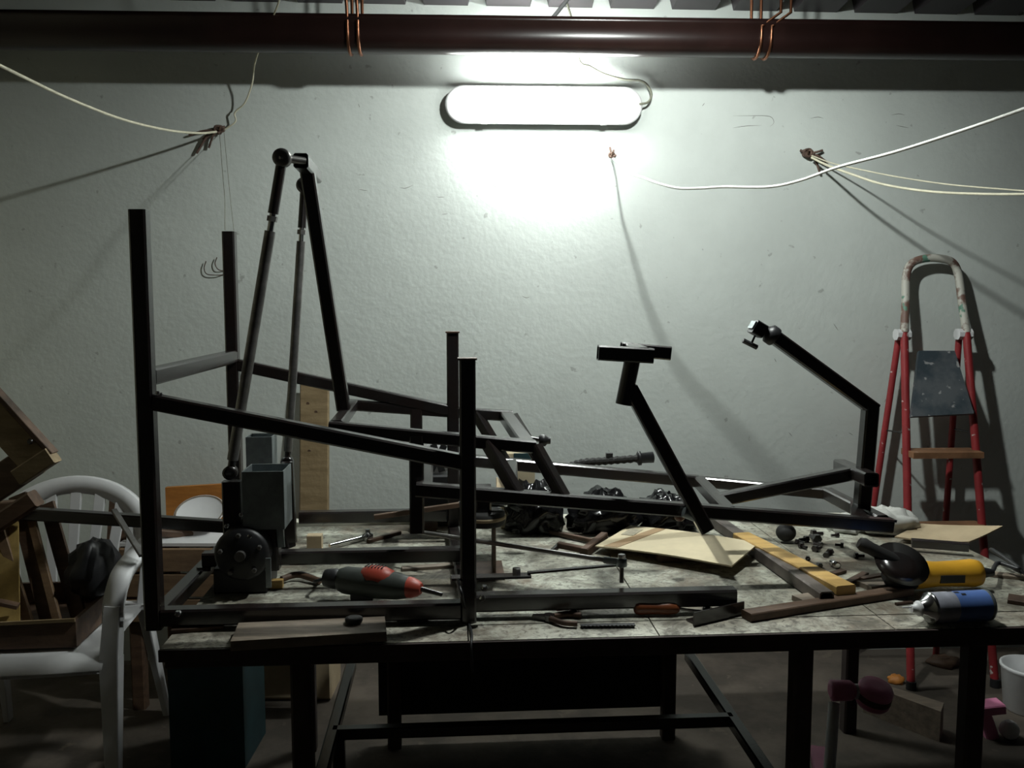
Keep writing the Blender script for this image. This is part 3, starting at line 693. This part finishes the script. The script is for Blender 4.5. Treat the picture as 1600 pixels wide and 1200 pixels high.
# ratchet, sockets, small tools behind the middle rail
t = thing('ratchet', 'chrome ratchet handle lying behind the middle rail', 'ratchet', BN(540, 850))
a, b = BN(515, 853, .01), BN(570, 839, .012); d = (b - a).normalized()
g = G(); g.rod(a, b, .006); part('handle', g, M['chrome'], t)
g = G(); g.lathe(b + d * .01 - Z * .01, Z, [(0, .014), (.002, .016), (.016, .016), (.02, .008), (.03, .007)], 16); part('head', g, M['chrome'], t)
solo('wooden_stick', (lambda g: g.bar(V(585, 808, .72), V(735, 786, .72), .014, .014))(G()), M['wood_d'], 'reddish brown stick leaning across the rear rail', 'stick')
solo('dark_stick', flat(575, 846, 625, 832, .012, .01), M['rust'], 'short rusty rod beside the ratchet', 'rod')
g = G(); g.lathe(BN(660, 822, .016), BU, [(0, .008), (.004, .016), (.04, .016), (.045, .01)], 16); solo('brown_roller', g, M['wood_d'], 'small brown roller behind the seat leg', 'roller')
solo('green_strip', flat(628, 889, 722, 882, .022, .008), M['wood_g'], 'narrow greenish strip behind the red power tool', 'strip')
g = G(); g.box(BN(492, 846, .02), .04, .03, .04); solo('small_block', g, M['card_b'], 'small pale block standing behind the middle rail', 'block')
t = thing('brush', 'small brown handled tool on the bench beside the actuator', 'tool', BN(470, 905))
g = G(); g.sweep(spline([BN(440, 905, .012), BN(465, 898, .014), BN(500, 908, .01)]), .008); part('handle', g, M['wood_d'], t)
g = G(); g.box(BN(432, 912, .01), .03, .02, .02); part('head', g, M['wood_y'], t)
# ball / caster and bits on the right
g = G(); g.ball(BN(1228, 832, .028), .028, 20, (1, 1, .9)); solo('rubber_ball', g, M['rubber'], 'dark round rubber ball on the bench below the rail end', 'ball')
for k, (px, py, sz, ax) in enumerate(((1268, 834, .012, 0), (1278, 843, .014, 1), (1262, 842, .010, 2), (1250, 852, .009, 0), (1272, 858, .010, 1), (1284, 852, .009, 2), (1298, 862, .010, 0), (1243, 846, .008, 1), (1290, 868, .008, 2), (1318, 852, .008, 0), (1262, 872, .007, 1), (1335, 868, .009, 2), (1282, 884, .007, 0), (1310, 836, .008, 1))):
    d = (BU * math.cos(k * 1.7) + BV * math.sin(k * 1.7)); g = G(); p = BN(px, py, sz * .8)
    g.lathe(p, d, [(0, sz), (sz, sz), (sz, sz * .5), (sz * 2.8, sz * .5)], 6, False)
    solo('bolt', g, M['steel'], 'dark loose bolt in the scatter between the ball and the grinder', 'bolt', 'loose bolts on the bench')
g = G(); g.lathe(BN(1300, 879, .009), (BN(1316, 888) - BN(1300, 879)).normalized(), [(0, .006), (0, .009), (.028, .009), (.028, .006)], 14); solo('socket', g, M['chrome'], 'single shiny silver socket lying right of the yellow batten', 'socket')
# scrap metal by the grinder
for k, (a, b, lab) in enumerate((((1322, 912), (1352, 896), 'left dark metal scrap in front of the grinder head'), ((1345, 905), (1378, 899), 'right dark metal scrap in front of the grinder head'), ((1300, 897), (1318, 892), 'small dark scrap beside the silver socket'))):
    solo('metal_scrap', flat(*a, *b, .018, .008), M['rust'], lab, 'scrap')
# angle grinder
t = thing('angle_grinder', 'yellow angle grinder with black gear head lying on the bench', 'grinder', BN(1440, 895))
a = BN(1530, 895, .038); b = BN(1418, 898, .04); d = (b - a).normalized()
g = G(); g.lathe(a, d, [(0, .018), (.004, .030), (.02, .033), (.05, .031), (.11, .029), (.15, .033), (.17, .034)], 22); part('body', g, M['tool_yellow'], t)
g = G(); g.bar(a + d * .055 - BV * .030 - Z * .004, a + d * .115 - BV * .029 - Z * .004, .004, .018); part('switch', g, M['black'], t)
g = G(); g.lathe(a + d * .168, d, [(0, .034), (.01, .036), (.04, .034), (.062, .026), (.072, .012)], 18); part('gear_head', g, M['black'], t)
hc = a + d * .205
g = G(); g.lathe(hc + BV * .005 + Z * .005, Z * .8 - BV * .6, [(0, .014), (.03, .014), (.032, .06), (.034, .062), (.036, .02)], 26); part('guard', g, M['steel'], t)
g = G(); g.lathe(hc + BV * .0 + Z * .03, Vec((-.7, .1, .35)), [(0, .012), (.02, .016), (.07, .015), (.09, .017), (.1, .012)], 16); part('side_handle', g, M['rubber'], t)
g = G(); g.sweep(spline([a, a - d * .03, BN(1560, 880, .03), BN(1592, 888, .03), bl(1.29, .45, BZ + .03), bl(1.36, .38, BZ - .05), bl(1.38, .36, BZ - .3)]), .0055); part('power_cord', g, M['black'], t)
g = G(); g.lathe(a, -d, [(0, .016), (.02, .011), (.035, .008)], 12); part('cord_sleeve', g, M['black'], t)
solo('dark_tube', flat(1424, 848, 1513, 855, .024, .022, .012), M['steel'], 'short dark tube lying behind the yellow grinder', 'tube')
# brown cardboard at the back right, white bag
cb = [BN(1398, 838, .02), BN(1514, 846, .02), BN(1566, 838, .03), BN(1440, 818, .02)]
solo('cardboard_sheet', sheet(cb, .004, lambda s_, t_: .03 * (s_ * t_) ** 1.2 + .012 * math.sin(math.pi * s_) * (1 - t_) * -.5), M['card_b'], 'brown cardboard sheet curling over the right rear corner of the bench', 'cardboard')
def blob(c, sx, sy, sz, seed, amp=.25, n=28, sharp=6.0):
    g = G(); g.ball((0, 0, 0), 1, n); o = Vec((seed * 7.3, seed * 3.1, seed))
    out = []
    for p in g.v:
        f = 1 + amp * (noise.noise(p * sharp * .35 + o) + .5 * noise.noise(p * sharp * .9 + o) + .25 * noise.noise(p * sharp * 2 + o))
        out.append(Vec(c) + Vec((p.x * sx * f, p.y * sy * f, max(p.z * f, -.45) * sz)))
    g.v = out; return g
g = blob(BN(1384, 816, .026), .085, .08, .046, 3, .42, 32, 6); solo('white_bag', g, M['cloth'], 'crumpled white bag behind the nose of the tilting frame', 'bag')
g = blob(BN(1320, 822, .012), .05, .05, .03, 5, .5); solo('white_rag', g, M['cloth'], 'small white rag at the back edge left of the white bag', 'rag')
# spray can
t = thing('spray_can', 'blue and silver spray can lying at the front right of the bench', 'spray can', BN(1480, 955))
a = BN(1544, 945, .033); b = BN(1412, 952, .033); d = (b - a).normalized()
g = G(); g.lathe(a, d, [(0, .026), (.002, .0325), (.006, .0335), (.010, .0325)], 28); part('rim', g, M['galv'], t)
g = G(); g.lathe(a, d, [(.010, .0325), (.085, .0325)], 28); part('label_blue', g, M['can_blue'], t)
g = G(); g.lathe(a, d, [(.085, .0325), (.132, .0325)], 28); part('label_grey', g, M['can_grey'], t)
for k in range(4):
    an = .5 + k * .22; sd = d.cross(Z).normalized(); nn = sd * -math.cos(an) + Z * math.sin(an)
for k in range(3):
    nn = (Z * .9 - BV * .35 + BV * .25 * k).normalized(); g = G(); p = a + d * (.066 + .012 * k) + nn * .0325; g.box(p, .010, .006, .0008, d, d.cross(nn), nn); part('printed_mark', g, M['black'], t)
g = G(); g.lathe(a, d, [(.132, .0325), (.134, .0335), (.137, .0335), (.139, .030), (.150, .020), (.158, .016)], 28); part('shoulder', g, M['chrome'], t)
g = G(); g.lathe(a, d, [(.158, .016), (.162, .0165), (.165, .014), (.166, .009), (.178, .008)], 20); part('nozzle', g, M['plastic_w'], t)
g = G(); g.rod(a + d * .172 + Z * .004, a + d * .198 + Z * .004, .0016); part('straw', g, M['plastic_w'], t)
solo('red_plate', flat(1400, 944, 1425, 941, .008, .006), M['rust'], 'thin reddish sliver in front of the spray can nozzle', 'sliver')
solo('dark_wedge', flat(1575, 935, 1640, 945, .05, .01), M['rust'], 'dark reddish flat piece at the right edge beside the spray can', 'plate')
solo('white_lath', flat(1528, 895, 1600, 902, .03, .008), M['wood_g'], 'pale lath behind the spray can at the right edge', 'lath')
# black film heap and ribbed hose behind the seat frame
for k, (px, py, sx, sy, sz, lab) in enumerate(((826, 795, .085, .07, .10, 'shiny black plastic bag directly behind the seat struts'), (925, 795, .105, .07, .08, 'middle shiny black plastic bag behind the long rails'), (1022, 795, .085, .07, .07, 'rightmost shiny black plastic bag behind the slanted column'))):
    p = BN(px, py + 8); p = bl((p - BO).dot(BU), .85, BZ + sz * .45)
    solo('black_bag', blob(p, sx, sy, sz, 11 + k, .32, 40, 8), M['bag'], lab, 'bag')
t = thing('ribbed_hose', 'black ribbed hose with a collar lying on the black bags', 'hose', V(960, 735, .88))
g = G(); pts = spline([V(872, 738, .86), V(905, 724, .87), V(950, 720, .88), V(1000, 716, .88)], 10); rr = [.010 + (.003 if i % 2 else 0) for i in range(len(pts))]
g.sweep(pts, rr, 10, False); part('hose', g, M['rubber'], t)
g = G(); d = (pts[-1] - pts[-4]).normalized(); g.lathe(pts[-1] - d * .01, d, [(0, .014), (.004, .022), (.012, .022), (.014, .016), (.05, .017), (.052, .012)], 16); part('collar', g, M['black'], t)
g = G(); g.box(V(952, 711, .88), .02, .012, .014); part('clip', g, M['black'], t)
# round white spool and box behind the seat
pc = bl((V(684, 720, .92) - BO).dot(BU), .93, BZ)
t = thing('white_spool', 'round white spool standing behind the seat frame', 'spool', pc)
zt = V(684, 688, .93).z; r_ = .05; pc = ft(pc, zt - 2 * r_)
g = G(); g.lathe(pc + Z * r_ - BV * .02, BV, [(0, r_ * .3), (0, r_ * .98), (.004, r_), (.008, r_), (.010, r_ * .9)], 30); part('flange', g, M['plastic_w'], t)
g = G(); g.lathe(pc + Z * r_ - BV * .012, BV, [(0, r_ * .8), (.04, r_ * .8)], 24); part('winding', g, M['cord_i'], t)
for k in range(8):
    a = k * math.pi / 4 + .3; g = G(); c_ = pc + Z * r_ - BV * .021
    g.bar(c_ + (BU * math.cos(a) + Z * math.sin(a)) * r_ * .4, c_ + (BU * math.cos(a) + Z * math.sin(a)) * r_ * .88, .02, .003, up=BV); part('spoke_slot', g, M['black'], t)
p = bl((V(808, 712, .9) - BO).dot(BU), .90, BZ); zt = V(808, 702, .9).z
t = thing('pale_box', 'pale box with a blue end behind the seat struts', 'box', p)
g = G(); g.box(p + Z * (zt - BZ) / 2, .10, .08, zt - BZ); part('box_body', g, M['card'], t)
g = G(); g.box(p + Z * ((zt - BZ) - .02) + BU * .018 - BV * .041, .062, .003, .03); part('blue_label', g, M['teal'], t)
hb_ = pc.z - BZ; g = G(); g.box(ft(bl((V(690, 720, .92) - BO).dot(BU), .93, 0), BZ + hb_ / 2 + .006), .13, .07, hb_ - .012); solo('dark_box', g, M['black'], 'dark box at the back of the bench carrying the white spool', 'box')
g = G(); g.slab([V(776, 745, .50), V(795, 760, .50), V(790, 764, .40), V(776, 764, .40)], .004); solo('card_scrap', g, M['card_b'], 'brown card scrap tucked between the seat struts', 'card')
cord('dangling_wire', [V(715, 905, .1), V(722, 930, .06), BN(730, 965, .004), BN(737, 990, .004), bl(-.083, -.012, BZ - .01), bl(-.08, -.014, BZ - .06)], .0028, M['black'], 'thin black cord hanging over the front edge beside the upright')

# ------------------------------------------------------------------ plank against the wall
t0_, t1_ = W(488, 600, .10), None
b0 = wl((t0_ - WO).dot(WU) + .002, .20, 0); tt = wl((t0_ - WO).dot(WU), .05, t0_.z)
g = G(); g.bar(b0 + Z * .012, tt, .105, .03, up=WN)
t = thing('wooden_plank', 'pine plank leaning upright against the wall behind the bench', 'plank', b0)
part('plank_board', g, M['wood'], t)
for k, (px, py) in enumerate(((479, 632), (492, 645), (483, 705))):
    f = (tt.z - W(px, py, .1).z) / tt.z; p = tt.lerp(b0, f) + WN * .0155 + WU * ((W(px, py, .1) - t0_).dot(WU))
    g = G(); g.lathe(p - WN * .001, WN, [(0, .007), (.0012, .006)], 12); part('knot', g, M['wood_d'], t)

# ------------------------------------------------------------------ ladder
LY = 3.10
t = thing('step_ladder', 'red step ladder with white chipped hoop leaning by the wall', 'ladder', on(1480, 1075, 0))
fl0, fr0 = Vec((1.424, 3.05, 0)), Vec((1.735, 3.07, 0)); fl1, fr1 = at(1413, 520, 3.30), at(1510, 520, 3.305)
bl0, br0 = Vec((1.320, 3.34, 0)), Vec((1.66, 3.36, 0)); bl1, br1 = at(1405, 522, 3.335), at(1499, 520, 3.34)
for a, b in ((fl0, fl1), (fr0, fr1)):
    g = G(); g.rod(a, b, .0145, n=14); part('front_leg', g, M['red'], t)
    g = G(); g.lathe(a, Z, [(0, .018), (.03, .018)], 14); part('foot', g, M['black'], t)
for a, b in ((bl0, bl1), (br0, br1)):
    g = G(); g.rod(a, b, .012, n=14); part('rear_leg', g, M['red'], t)
h = [fl1, at(1415, 470, 3.335), at(1416, 432, 3.358), at(1424, 412, 3.365), at(1445, 404, 3.37), at(1470, 404, 3.37), at(1488, 410, 3.37), at(1497, 428, 3.365), at(1503, 470, 3.34), fr1]
g = G(); g.sweep(spline(h, 6), .0150, 14); part('hoop', g, M['hoop'], t, 'hoop handrail with chipped white paint')
for a, b in ((fl1, bl1), (fr1, br1)):
    c_ = a.lerp(b, .4); g = G(); g.box(c_ - Z * .005, .05, .05, .04, Vec((1, 0, 0)), Vec((0, 1, 0)), ch=.012); part('hinge_collar', g, M['plastic_w'], t)
pl = [at(1424, 651, 3.20), at(1522, 646, 3.20), at(1492, 548, 3.30), at(1436, 548, 3.30)]
g = G(); g.slab(pl, .018); part('platform', g, M['blue_d'], t, 'dark blue platform splattered with paint')
for zz, tp in ((.835, 1), (.57, 0), (.30, 0)):
    a = fl0.lerp(fl1, zz / fl1.z); b = fr0.lerp(fr1, zz / fr1.z); dv = Vec((0, .045, 0))
    g = G(); g.slab([a - dv * 1.3 + Z * 0, b - dv * 1.3, b + dv, a + dv], .022); part('step', g, M['step'], t)
g = G(); g.rod(fl0.lerp(fl1, .71), bl0.lerp(bl1, .71), .003); part('stay', g, M['steel'], t)
g = G(); g.rod(fr0.lerp(fr1, .71), br0.lerp(br1, .71), .003); part('stay', g, M['steel'], t)

# ------------------------------------------------------------------ white plastic chair and what lies on it
chair_o = Vec((-1.385, 2.54, 0)); ca_ = math.radians(5)
CX = Vec((math.cos(ca_), math.sin(ca_), 0)); CY = Vec((-math.sin(ca_), math.cos(ca_), 0))
def ch(x, y, z): return chair_o + CX * x + CY * y + Z * z
t = thing('plastic_chair', 'white moulded plastic armchair with a slatted round back', 'chair', chair_o)
g = G(); n = 12; tops = []; bots = []
for j in range(n + 1):
    for i in range(n + 1):
        x = (i / n - .5) * (.50 - .04 * j / n); y = -.235 + .44 * j / n
        e = abs(i / n - .5) * 2; z = .425 - .015 * (1 - e * e) * math.sin(math.pi * j / n)
        if j == 0: z -= .045
        if j == 1: z -= .006
        bow = -.018 * (1 - e * e) if j < 3 else 0
        tops.append(ch(x, y + bow + (.022 if j == 0 else 0) * 0, z)); bots.append(ch(x, y + bow + .012, z - .014))
N_ = (n + 1) ** 2; fs = []
for j in range(n):
    for i in range(n):
        k = j * (n + 1) + i; q = [k, k + 1, k + n + 2, k + n + 1]; fs.append(q); fs.append([x + N_ for x in q[::-1]])
g.add(tops + bots, fs, True); part('seat', g, M['plastic_w'], t)
def arch(f, w): return ch(-math.cos(math.pi * f) * (.265 + w), .215 + .075 * math.sin(math.pi * f), .56 + math.sin(math.pi * f) ** .8 * (.255 + w))
g = G(); rings = []
for k in range(33):
    f = k / 32; o, i_ = arch(f, .0), arch(f, -.055)
    rings.append([o - CY * .012, o + CY * .014, i_ + CY * .010, i_ - CY * .008])
g.loft(rings, True); part('backrest_arch', g, M['plastic_w'], t)
for s_ in (-1, 1):
    g = G(); g.bar(ch(s_ * .235, .19, .42), ch(s_ * .25, .215, .60), .05, .024, up=CY); part('backrest_side', g, M['plastic_w'], t)
for k in range(7):
    f = .16 + .68 * k / 6; top = arch(f, -.045); xb = (k - 3) * .052
    g = G(); g.bar(ch(xb, .195, .42), top, .027, .010, up=CY, taper=1.25); part('backrest_slat', g, M['plastic_w'], t)
for s_ in (-1, 1):
    pts = [ch(s_ * .262, .20, .63), ch(s_ * .285, .08, .65), ch(s_ * .292, -.08, .645), ch(s_ * .288, -.17, .62), ch(s_ * .278, -.205, .555), ch(s_ * .274, -.208, .50)]
    g = G(); q = spline(pts, 6); g.loft([[p + CX * .028 + Z * .008, p + CX * .028 - Z * .012, p - CX * .028 - Z * .012, p - CX * .028 + Z * .008] for p in q], True); part('armrest', g, M['plastic_w'], t)
    g = G(); a, b, c_ = ch(s_ * .275, -.208, .548), ch(s_ * .262, -.215, .40), ch(s_ * .268, -.245, 0)
    for p, q_, w0, w1 in ((a, b, .042, .048), (b, c_, .050, .030)):
        for dx, dy, sx, sy in ((0, -.0, 1, .25), (s_ * .5, .5, .25, 1)):
            g.bar(p + CX * dx * w0 * .8 + CY * dy * w0 * .8, q_ + CX * dx * w1 * .8 + CY * dy * w1 * .8, w0 * sy, w0 * sx, up=CX, taper=w1 / w0)
    part('front_leg', g, M['plastic_w'], t)
    g = G(); g.bar(ch(s_ * .225, .20, .41), ch(s_ * .255, .30, 0), .055, .03, up=CX, taper=.6); part('rear_leg', g, M['plastic_w'], t)
# tray of scrap wood on the seat
t = thing('wooden_tray', 'shallow dark brown wooden tray lying on the plastic chair', 'tray', ch(-.03, 0, .43))
part('tray_body', openbox(ch(-.03, -.01, .505), .40, .36, .075, .012, CX, CY), M['wood_d'], t)
g = G(); g.bar(ch(-.23, -.193, .500), ch(.17, -.193, .508), .006, .010); part('rim_strip', g, M['wood'], t)
def plank(name, a, b, w, th, m, lab, up=CY, cat='slat'):
    g = G(); g.bar(a, b, w, th, up=up); return solo(name, g, M[m], lab, cat)
plank('wooden_lath', ch(.03, -.02, .447), ch(-.11, .13, .79), .055, .012, 'wood_d', 'left wooden slat standing in the tray against the chair back', CY)
plank('wooden_lath', ch(.10, .01, .447), ch(-.03, .14, .76), .045, .012, 'wood_d', 'right wooden slat standing in the tray beside the dark bag', CY)
plank('wooden_lath', ch(-.01, -.06, .447), ch(-.16, .08, .77), .028, .012, 'wood_m', 'narrow paler lath leaning left of the dark slats in the tray', CY)
plank('wooden_lath', ch(.065, -.05, .447), ch(-.055, .09, .72), .024, .012, 'wood_m', 'narrow paler lath leaning between the two dark slats in the tray', CY)
g = G(); g.slab([ch(-.24, -.08, .46), ch(-.02, -.10, .45), ch(-.09, .08, .74), ch(-.30, .10, .76)], .006); solo('yellow_card', g, M['card_y'], 'yellow-brown card standing in the tray on the chair', 'card')
g = G(); g.bar(ch(-.25, -.14, .60), ch(-.02, -.10, .52), .03, .012); solo('brown_offcut', g, M['wood_d'], 'dark brown slat lying across the yellow card', 'slat')
solo('dark_bag', blob(ch(.135, .06, .56), .075, .09, .11, 21, .3, 26, 5), M['black'], 'dark bag slumped in the tray by the right armrest', 'bag')
# long dark tube over chair and side table, wood pieces by it
a, b = at(22, 801, 2.62), at(384, 824, 2.64)
g = G(); g.bar(a, b, .036, .036, hollow=.003); solo('steel_tube', g, M['steel'], 'long dark square tube lying level across the chair and side table', 'tube')
g = G(); g.bar(at(-40, 842, 2.55), at(56, 778, 2.55), .05, .05); solo('wood_beam', g, M['wood_d'], 'dark wooden beam end poking up over the tube at the chair back', 'beam')
g = G(); g.bar(at(-40, 794, 2.58), at(36, 789, 2.58), .04, .03); solo('wood_rail', g, M['wood_d'], 'brown wooden rail at the left edge above the tube', 'rail')
g = G(); g.bar(at(205, 829, 2.90), at(300, 836, 3.0), .03, .022); solo('dark_lath', g, M['wood_d'], 'dark lath lying just under the long tube on the side table', 'lath')
g = G(); g.bar(at(178, 797, 2.56), at(222, 868, 2.44), .016, .010); solo('metal_strip', g, M['steel_raw'], 'thin grey metal strip hanging slanted in front of the long tube', 'strip')
g = G(); g.bar(at(172, 812, 2.95), at(240, 816, 2.97), .05, .16); solo('brown_block', g, M['wood_d'], 'brown block behind the long tube right of the chair back', 'block')
# wooden frame at the left edge
t = thing('wooden_trestle', 'brown wooden folding frame jutting in from the left edge', 'wooden frame', at(-60, 800, 2.35))
fa, fb = at(-107, 540, 2.30), at(58, 720, 2.30)
g = G(); g.bar(fa, fb, .03, .085, up=Vec((.7, 0, .7))); o = part('upper_board', g, M['wood'], t)
g = G(); g.bar(fa + Vec((.03, .0, .035)), fb + Vec((.045, .0, .02)), .034, .012, up=Vec((.7, 0, .7))); part('edge_strip', g, M['wood_d'], t)
g = G(); g.bar(fb + Vec((-.02, .02, -.0)), at(-160, 860, 2.36), .03, .085, up=Vec((-.5, 0, .85))); part('lower_board', g, M['wood_d'], t)
g = G(); g.box(fb + Vec((.0, -.005, -.012)), .11, .04, .045, Vec((.84, 0, .54)), Vec((0, 1, 0)), Vec((-.54, 0, .84))); part('end_block', g, M['wood'], t)
g = G(); g.lathe(at(47, 690, 2.28), Vec((0, -1, 0)), [(0, .008), (.004, .006)], 10); part('screw', g, M['steel'], t)

# ------------------------------------------------------------------ slatted side table
TX0, TX1, TY0, TY1, TZ = -1.30, -.95, 2.88, 3.26, .565
t = thing('side_table', 'brown slatted wooden side table between the chair and the workbench', 'table', Vec(((TX0 + TX1) / 2, (TY0 + TY1) / 2, 0)))
ex, ey = Vec((1, 0, 0)), Vec((0, 1, 0))
for k in range(3):
    g = G(); g.box(((TX0 + TX1) / 2, TY0, TZ - .042 - k * .086), TX1 - TX0, .018, .076, ex, ey); part('front_slat', g, M['wood_m'], t)
    g = G(); g.box((TX0, (TY0 + TY1) / 2, TZ - .042 - k * .086), .018, TY1 - TY0 - .02, .076, ex, ey); part('side_slat', g, M['wood_m'], t)
    g = G(); g.box((TX1, (TY0 + TY1) / 2, TZ - .042 - k * .086), .018, TY1 - TY0 - .02, .076, ex, ey); part('side_slat', g, M['wood_m'], t)
for x in (TX0 + .035, TX1 - .035):
    for y in (TY0 + .03, TY1 - .03):
        g = G(); g.bar((x, y, 0), (x, y, TZ - .004), .045); part('leg', g, M['wood_d'], t)
g = G(); g.box(((TX0 + TX1) / 2, (TY0 + TY1) / 2 + .01, TZ + .006), TX1 - TX0 + .02, TY1 - TY0, .012, ex, ey); solo('white_board', g, M['plastic_w'], 'white board lying on top of the side table', 'board')
# round dish and orange board on it
c0 = at(313, 818, 3.04); nrm = Vec((.02, -.50, .86)).normalized(); c0.z = TZ + .075
t = thing('round_dish', 'round white dish with a rim tilted up on the side table', 'dish', Vec((c0.x, c0.y, TZ + .012)))
g = G(); g.lathe(c0, nrm, [(-.006, .02), (-.004, .072), (.006, .086), (.010, .086), (.008, .078), (.001, .070), (.000, .004)], 32); part('dish_body', g, M['plastic_w'], t)
g = G(); g.lathe(c0 + nrm * .011, nrm, [(-.002, .0785), (.001, .082), (-.002, .0855)], 32, True, False); part('rim', g, M['wood_g'], t)
g = G(); g.box(Vec((c0.x, c0.y + .02, TZ + .035)), .05, .04, .048, ex, ey); part('support', g, M['wood_d'], t)
g = G(); oz0, oz1 = at(300, 784, 3.20).z, at(300, 756, 3.20).z
g.slab([at(258, 762, 3.20), at(358, 756, 3.20), ft(at(358, 756, 3.20), TZ + .012), ft(at(258, 762, 3.20), TZ + .012)], .02); solo('orange_board', g, M['wood_o'], 'orange wooden board standing on edge at the back of the side table', 'board')

# ------------------------------------------------------------------ things on the floor
p = on(282, 1168, 0)
t = thing('plastic_bin', 'dark teal plastic bin under the left end of the bench', 'bin', Vec((-.90, 2.62, 0)))
part('bin_body', openbox(Vec((-.90, 2.62, .36)), .22, .22, .36, .006, ex, ey), M['teal'], t)
g = G(); [g.box(Vec((-.90 + dx, 2.62 + dy, .355)), sx, sy, .02, ex, ey) for dx, dy, sx, sy in ((0, -.115, .24, .012), (0, .115, .24, .012), (-.116, 0, .012, .22), (.116, 0, .012, .22))]; part('rim', g, M['teal'], t)
t = thing('cardboard_box', 'small cardboard box on the floor behind the left bench legs', 'box', Vec((-.78, 3.0, 0)))
g = G(); g.box((-.75, 3.05, .11), .24, .2, .22, ex, ey); part('box_body', g, M['card_b'], t)
g = G(); g.slab([Vec((-.87, 2.95, .222)), Vec((-.63, 2.95, .222)), Vec((-.63, 2.88, .25)), Vec((-.87, 2.88, .25))], .004); part('flap', g, M['card_b'], t)
g = G(); fpts = [on(1350, 1058, .02), on(1500, 1100, .02), on(1420, 1108, .02), on(1376, 1098, .02)]
g.slab([on(1350, 1060, .10), on(1475, 1098, .10), on(1470, 1112, .10), on(1350, 1068, .10)], .10); solo('pale_board', g, M['wood_g'], 'pale board lying on edge on the floor behind the pink scooter', 'board')
# pink toy scooter lying under the bench
t = thing('toy_scooter', 'pink and white child scooter lying under the right side of the bench', 'scooter', on(1300, 1200, 0))
hd = at(1304, 1083, 2.45); ft0 = at(1292, 1260, 2.30)
g = G(); g.rod(hd - Z * .03, ft0, .016, n=14); part('stem', g, M['plastic_w'], t)
g = G(); g.lathe(hd + Vec((-.014, 0, .008)), ex, [(0, .018), (.005, .03), (.06, .028), (.07, .02)], 16); part('grip_hub', g, M['pink'], t)
g = G(); g.lathe(hd + Vec((.055, 0, .004)), ex, [(0, .018), (.004, .022), (.03, .022), (.034, .016)], 16); part('collar', g, M['plastic_w'], t)
g = G(); w_ = hd + Vec((.105, .0, -.035)); g.lathe(w_, Vec((.15, -.25, 1)), [(0, .02), (.002, .042), (.012, .048), (.058, .048), (.068, .042), (.070, .02)], 24); part('wheel_cover', g, M['pink'], t)
g = G(); g.lathe(w_ + Vec((.003, -.006, .022)), Vec((.15, -.25, 1)), [(0, .049), (.018, .049)], 24); part('dark_band', g, M['wood_d'], t)
g = G(); g.lathe(Vec((ft0.x, ft0.y, .05)), ex, [(-.02, .05), (.02, .05)], 20); part('wheel', g, M['rubber'], t)
g = G(); g.bar(Vec((ft0.x, ft0.y, .06)), Vec((ft0.x + .05, ft0.y + .2, .06)), .06, .03); part('deck', g, M['pink'], t)
t = thing('pink_toy', 'small pink toy on the floor behind the right bench leg', 'toy', on(1532, 1150, 0))
c_ = on(1532, 1150, 0); g = G(); g.bar(c_ + Z * .09 - ex * .03, c_ + Z * .10 + ex * .06, .06, .03); part('toy_top', g, M['pink'], t)
g = G(); g.bar(c_ + ex * .03, c_ + Z * .08 + ex * .0, .05, .04); part('toy_leg', g, M['pink'], t)
t = thing('white_bucket', 'white plastic bucket at the right edge behind the bench leg', 'bucket', on(1612, 1105, 0))
c_ = on(1606, 1108, 0); g = G(); g.lathe(c_, Z, [(0, .07), (.005, .075), (.14, .088), (.145, .092), (.155, .092), (.155, .084), (.02, .07)], 24); part('bucket_body', g, M['plastic_w'], t)
g = G(); g.sweep(spline([c_ + Z * .15 + ex * .09, c_ + Z * .13 - ey * .1, c_ + Z * .15 - ex * .09]), .003); part('bail', g, M['steel'], t)
g = G(); g.ball(on(1577, 1140, .03), .03, 16); solo('white_ball', g, M['plastic_w'], 'small white ball on the floor right of the bench leg', 'ball')
for k, (px, py, w_, lab) in enumerate(((1380, 1108, .07, 'flat brown scrap on the floor below the pink scooter head'), (1400, 1063, .05, 'orange-brown scrap on the floor near the ladder foot'), (1475, 1034, .1, 'brown rag on the floor between the ladder legs'))):
    solo('floor_scrap', blob(on(px, py, .008), w_ * .6, w_ * .5, .02, 40 + k, .4, 16), M['wood_d'] if k != 1 else M['wood_o'], lab, 'scrap')
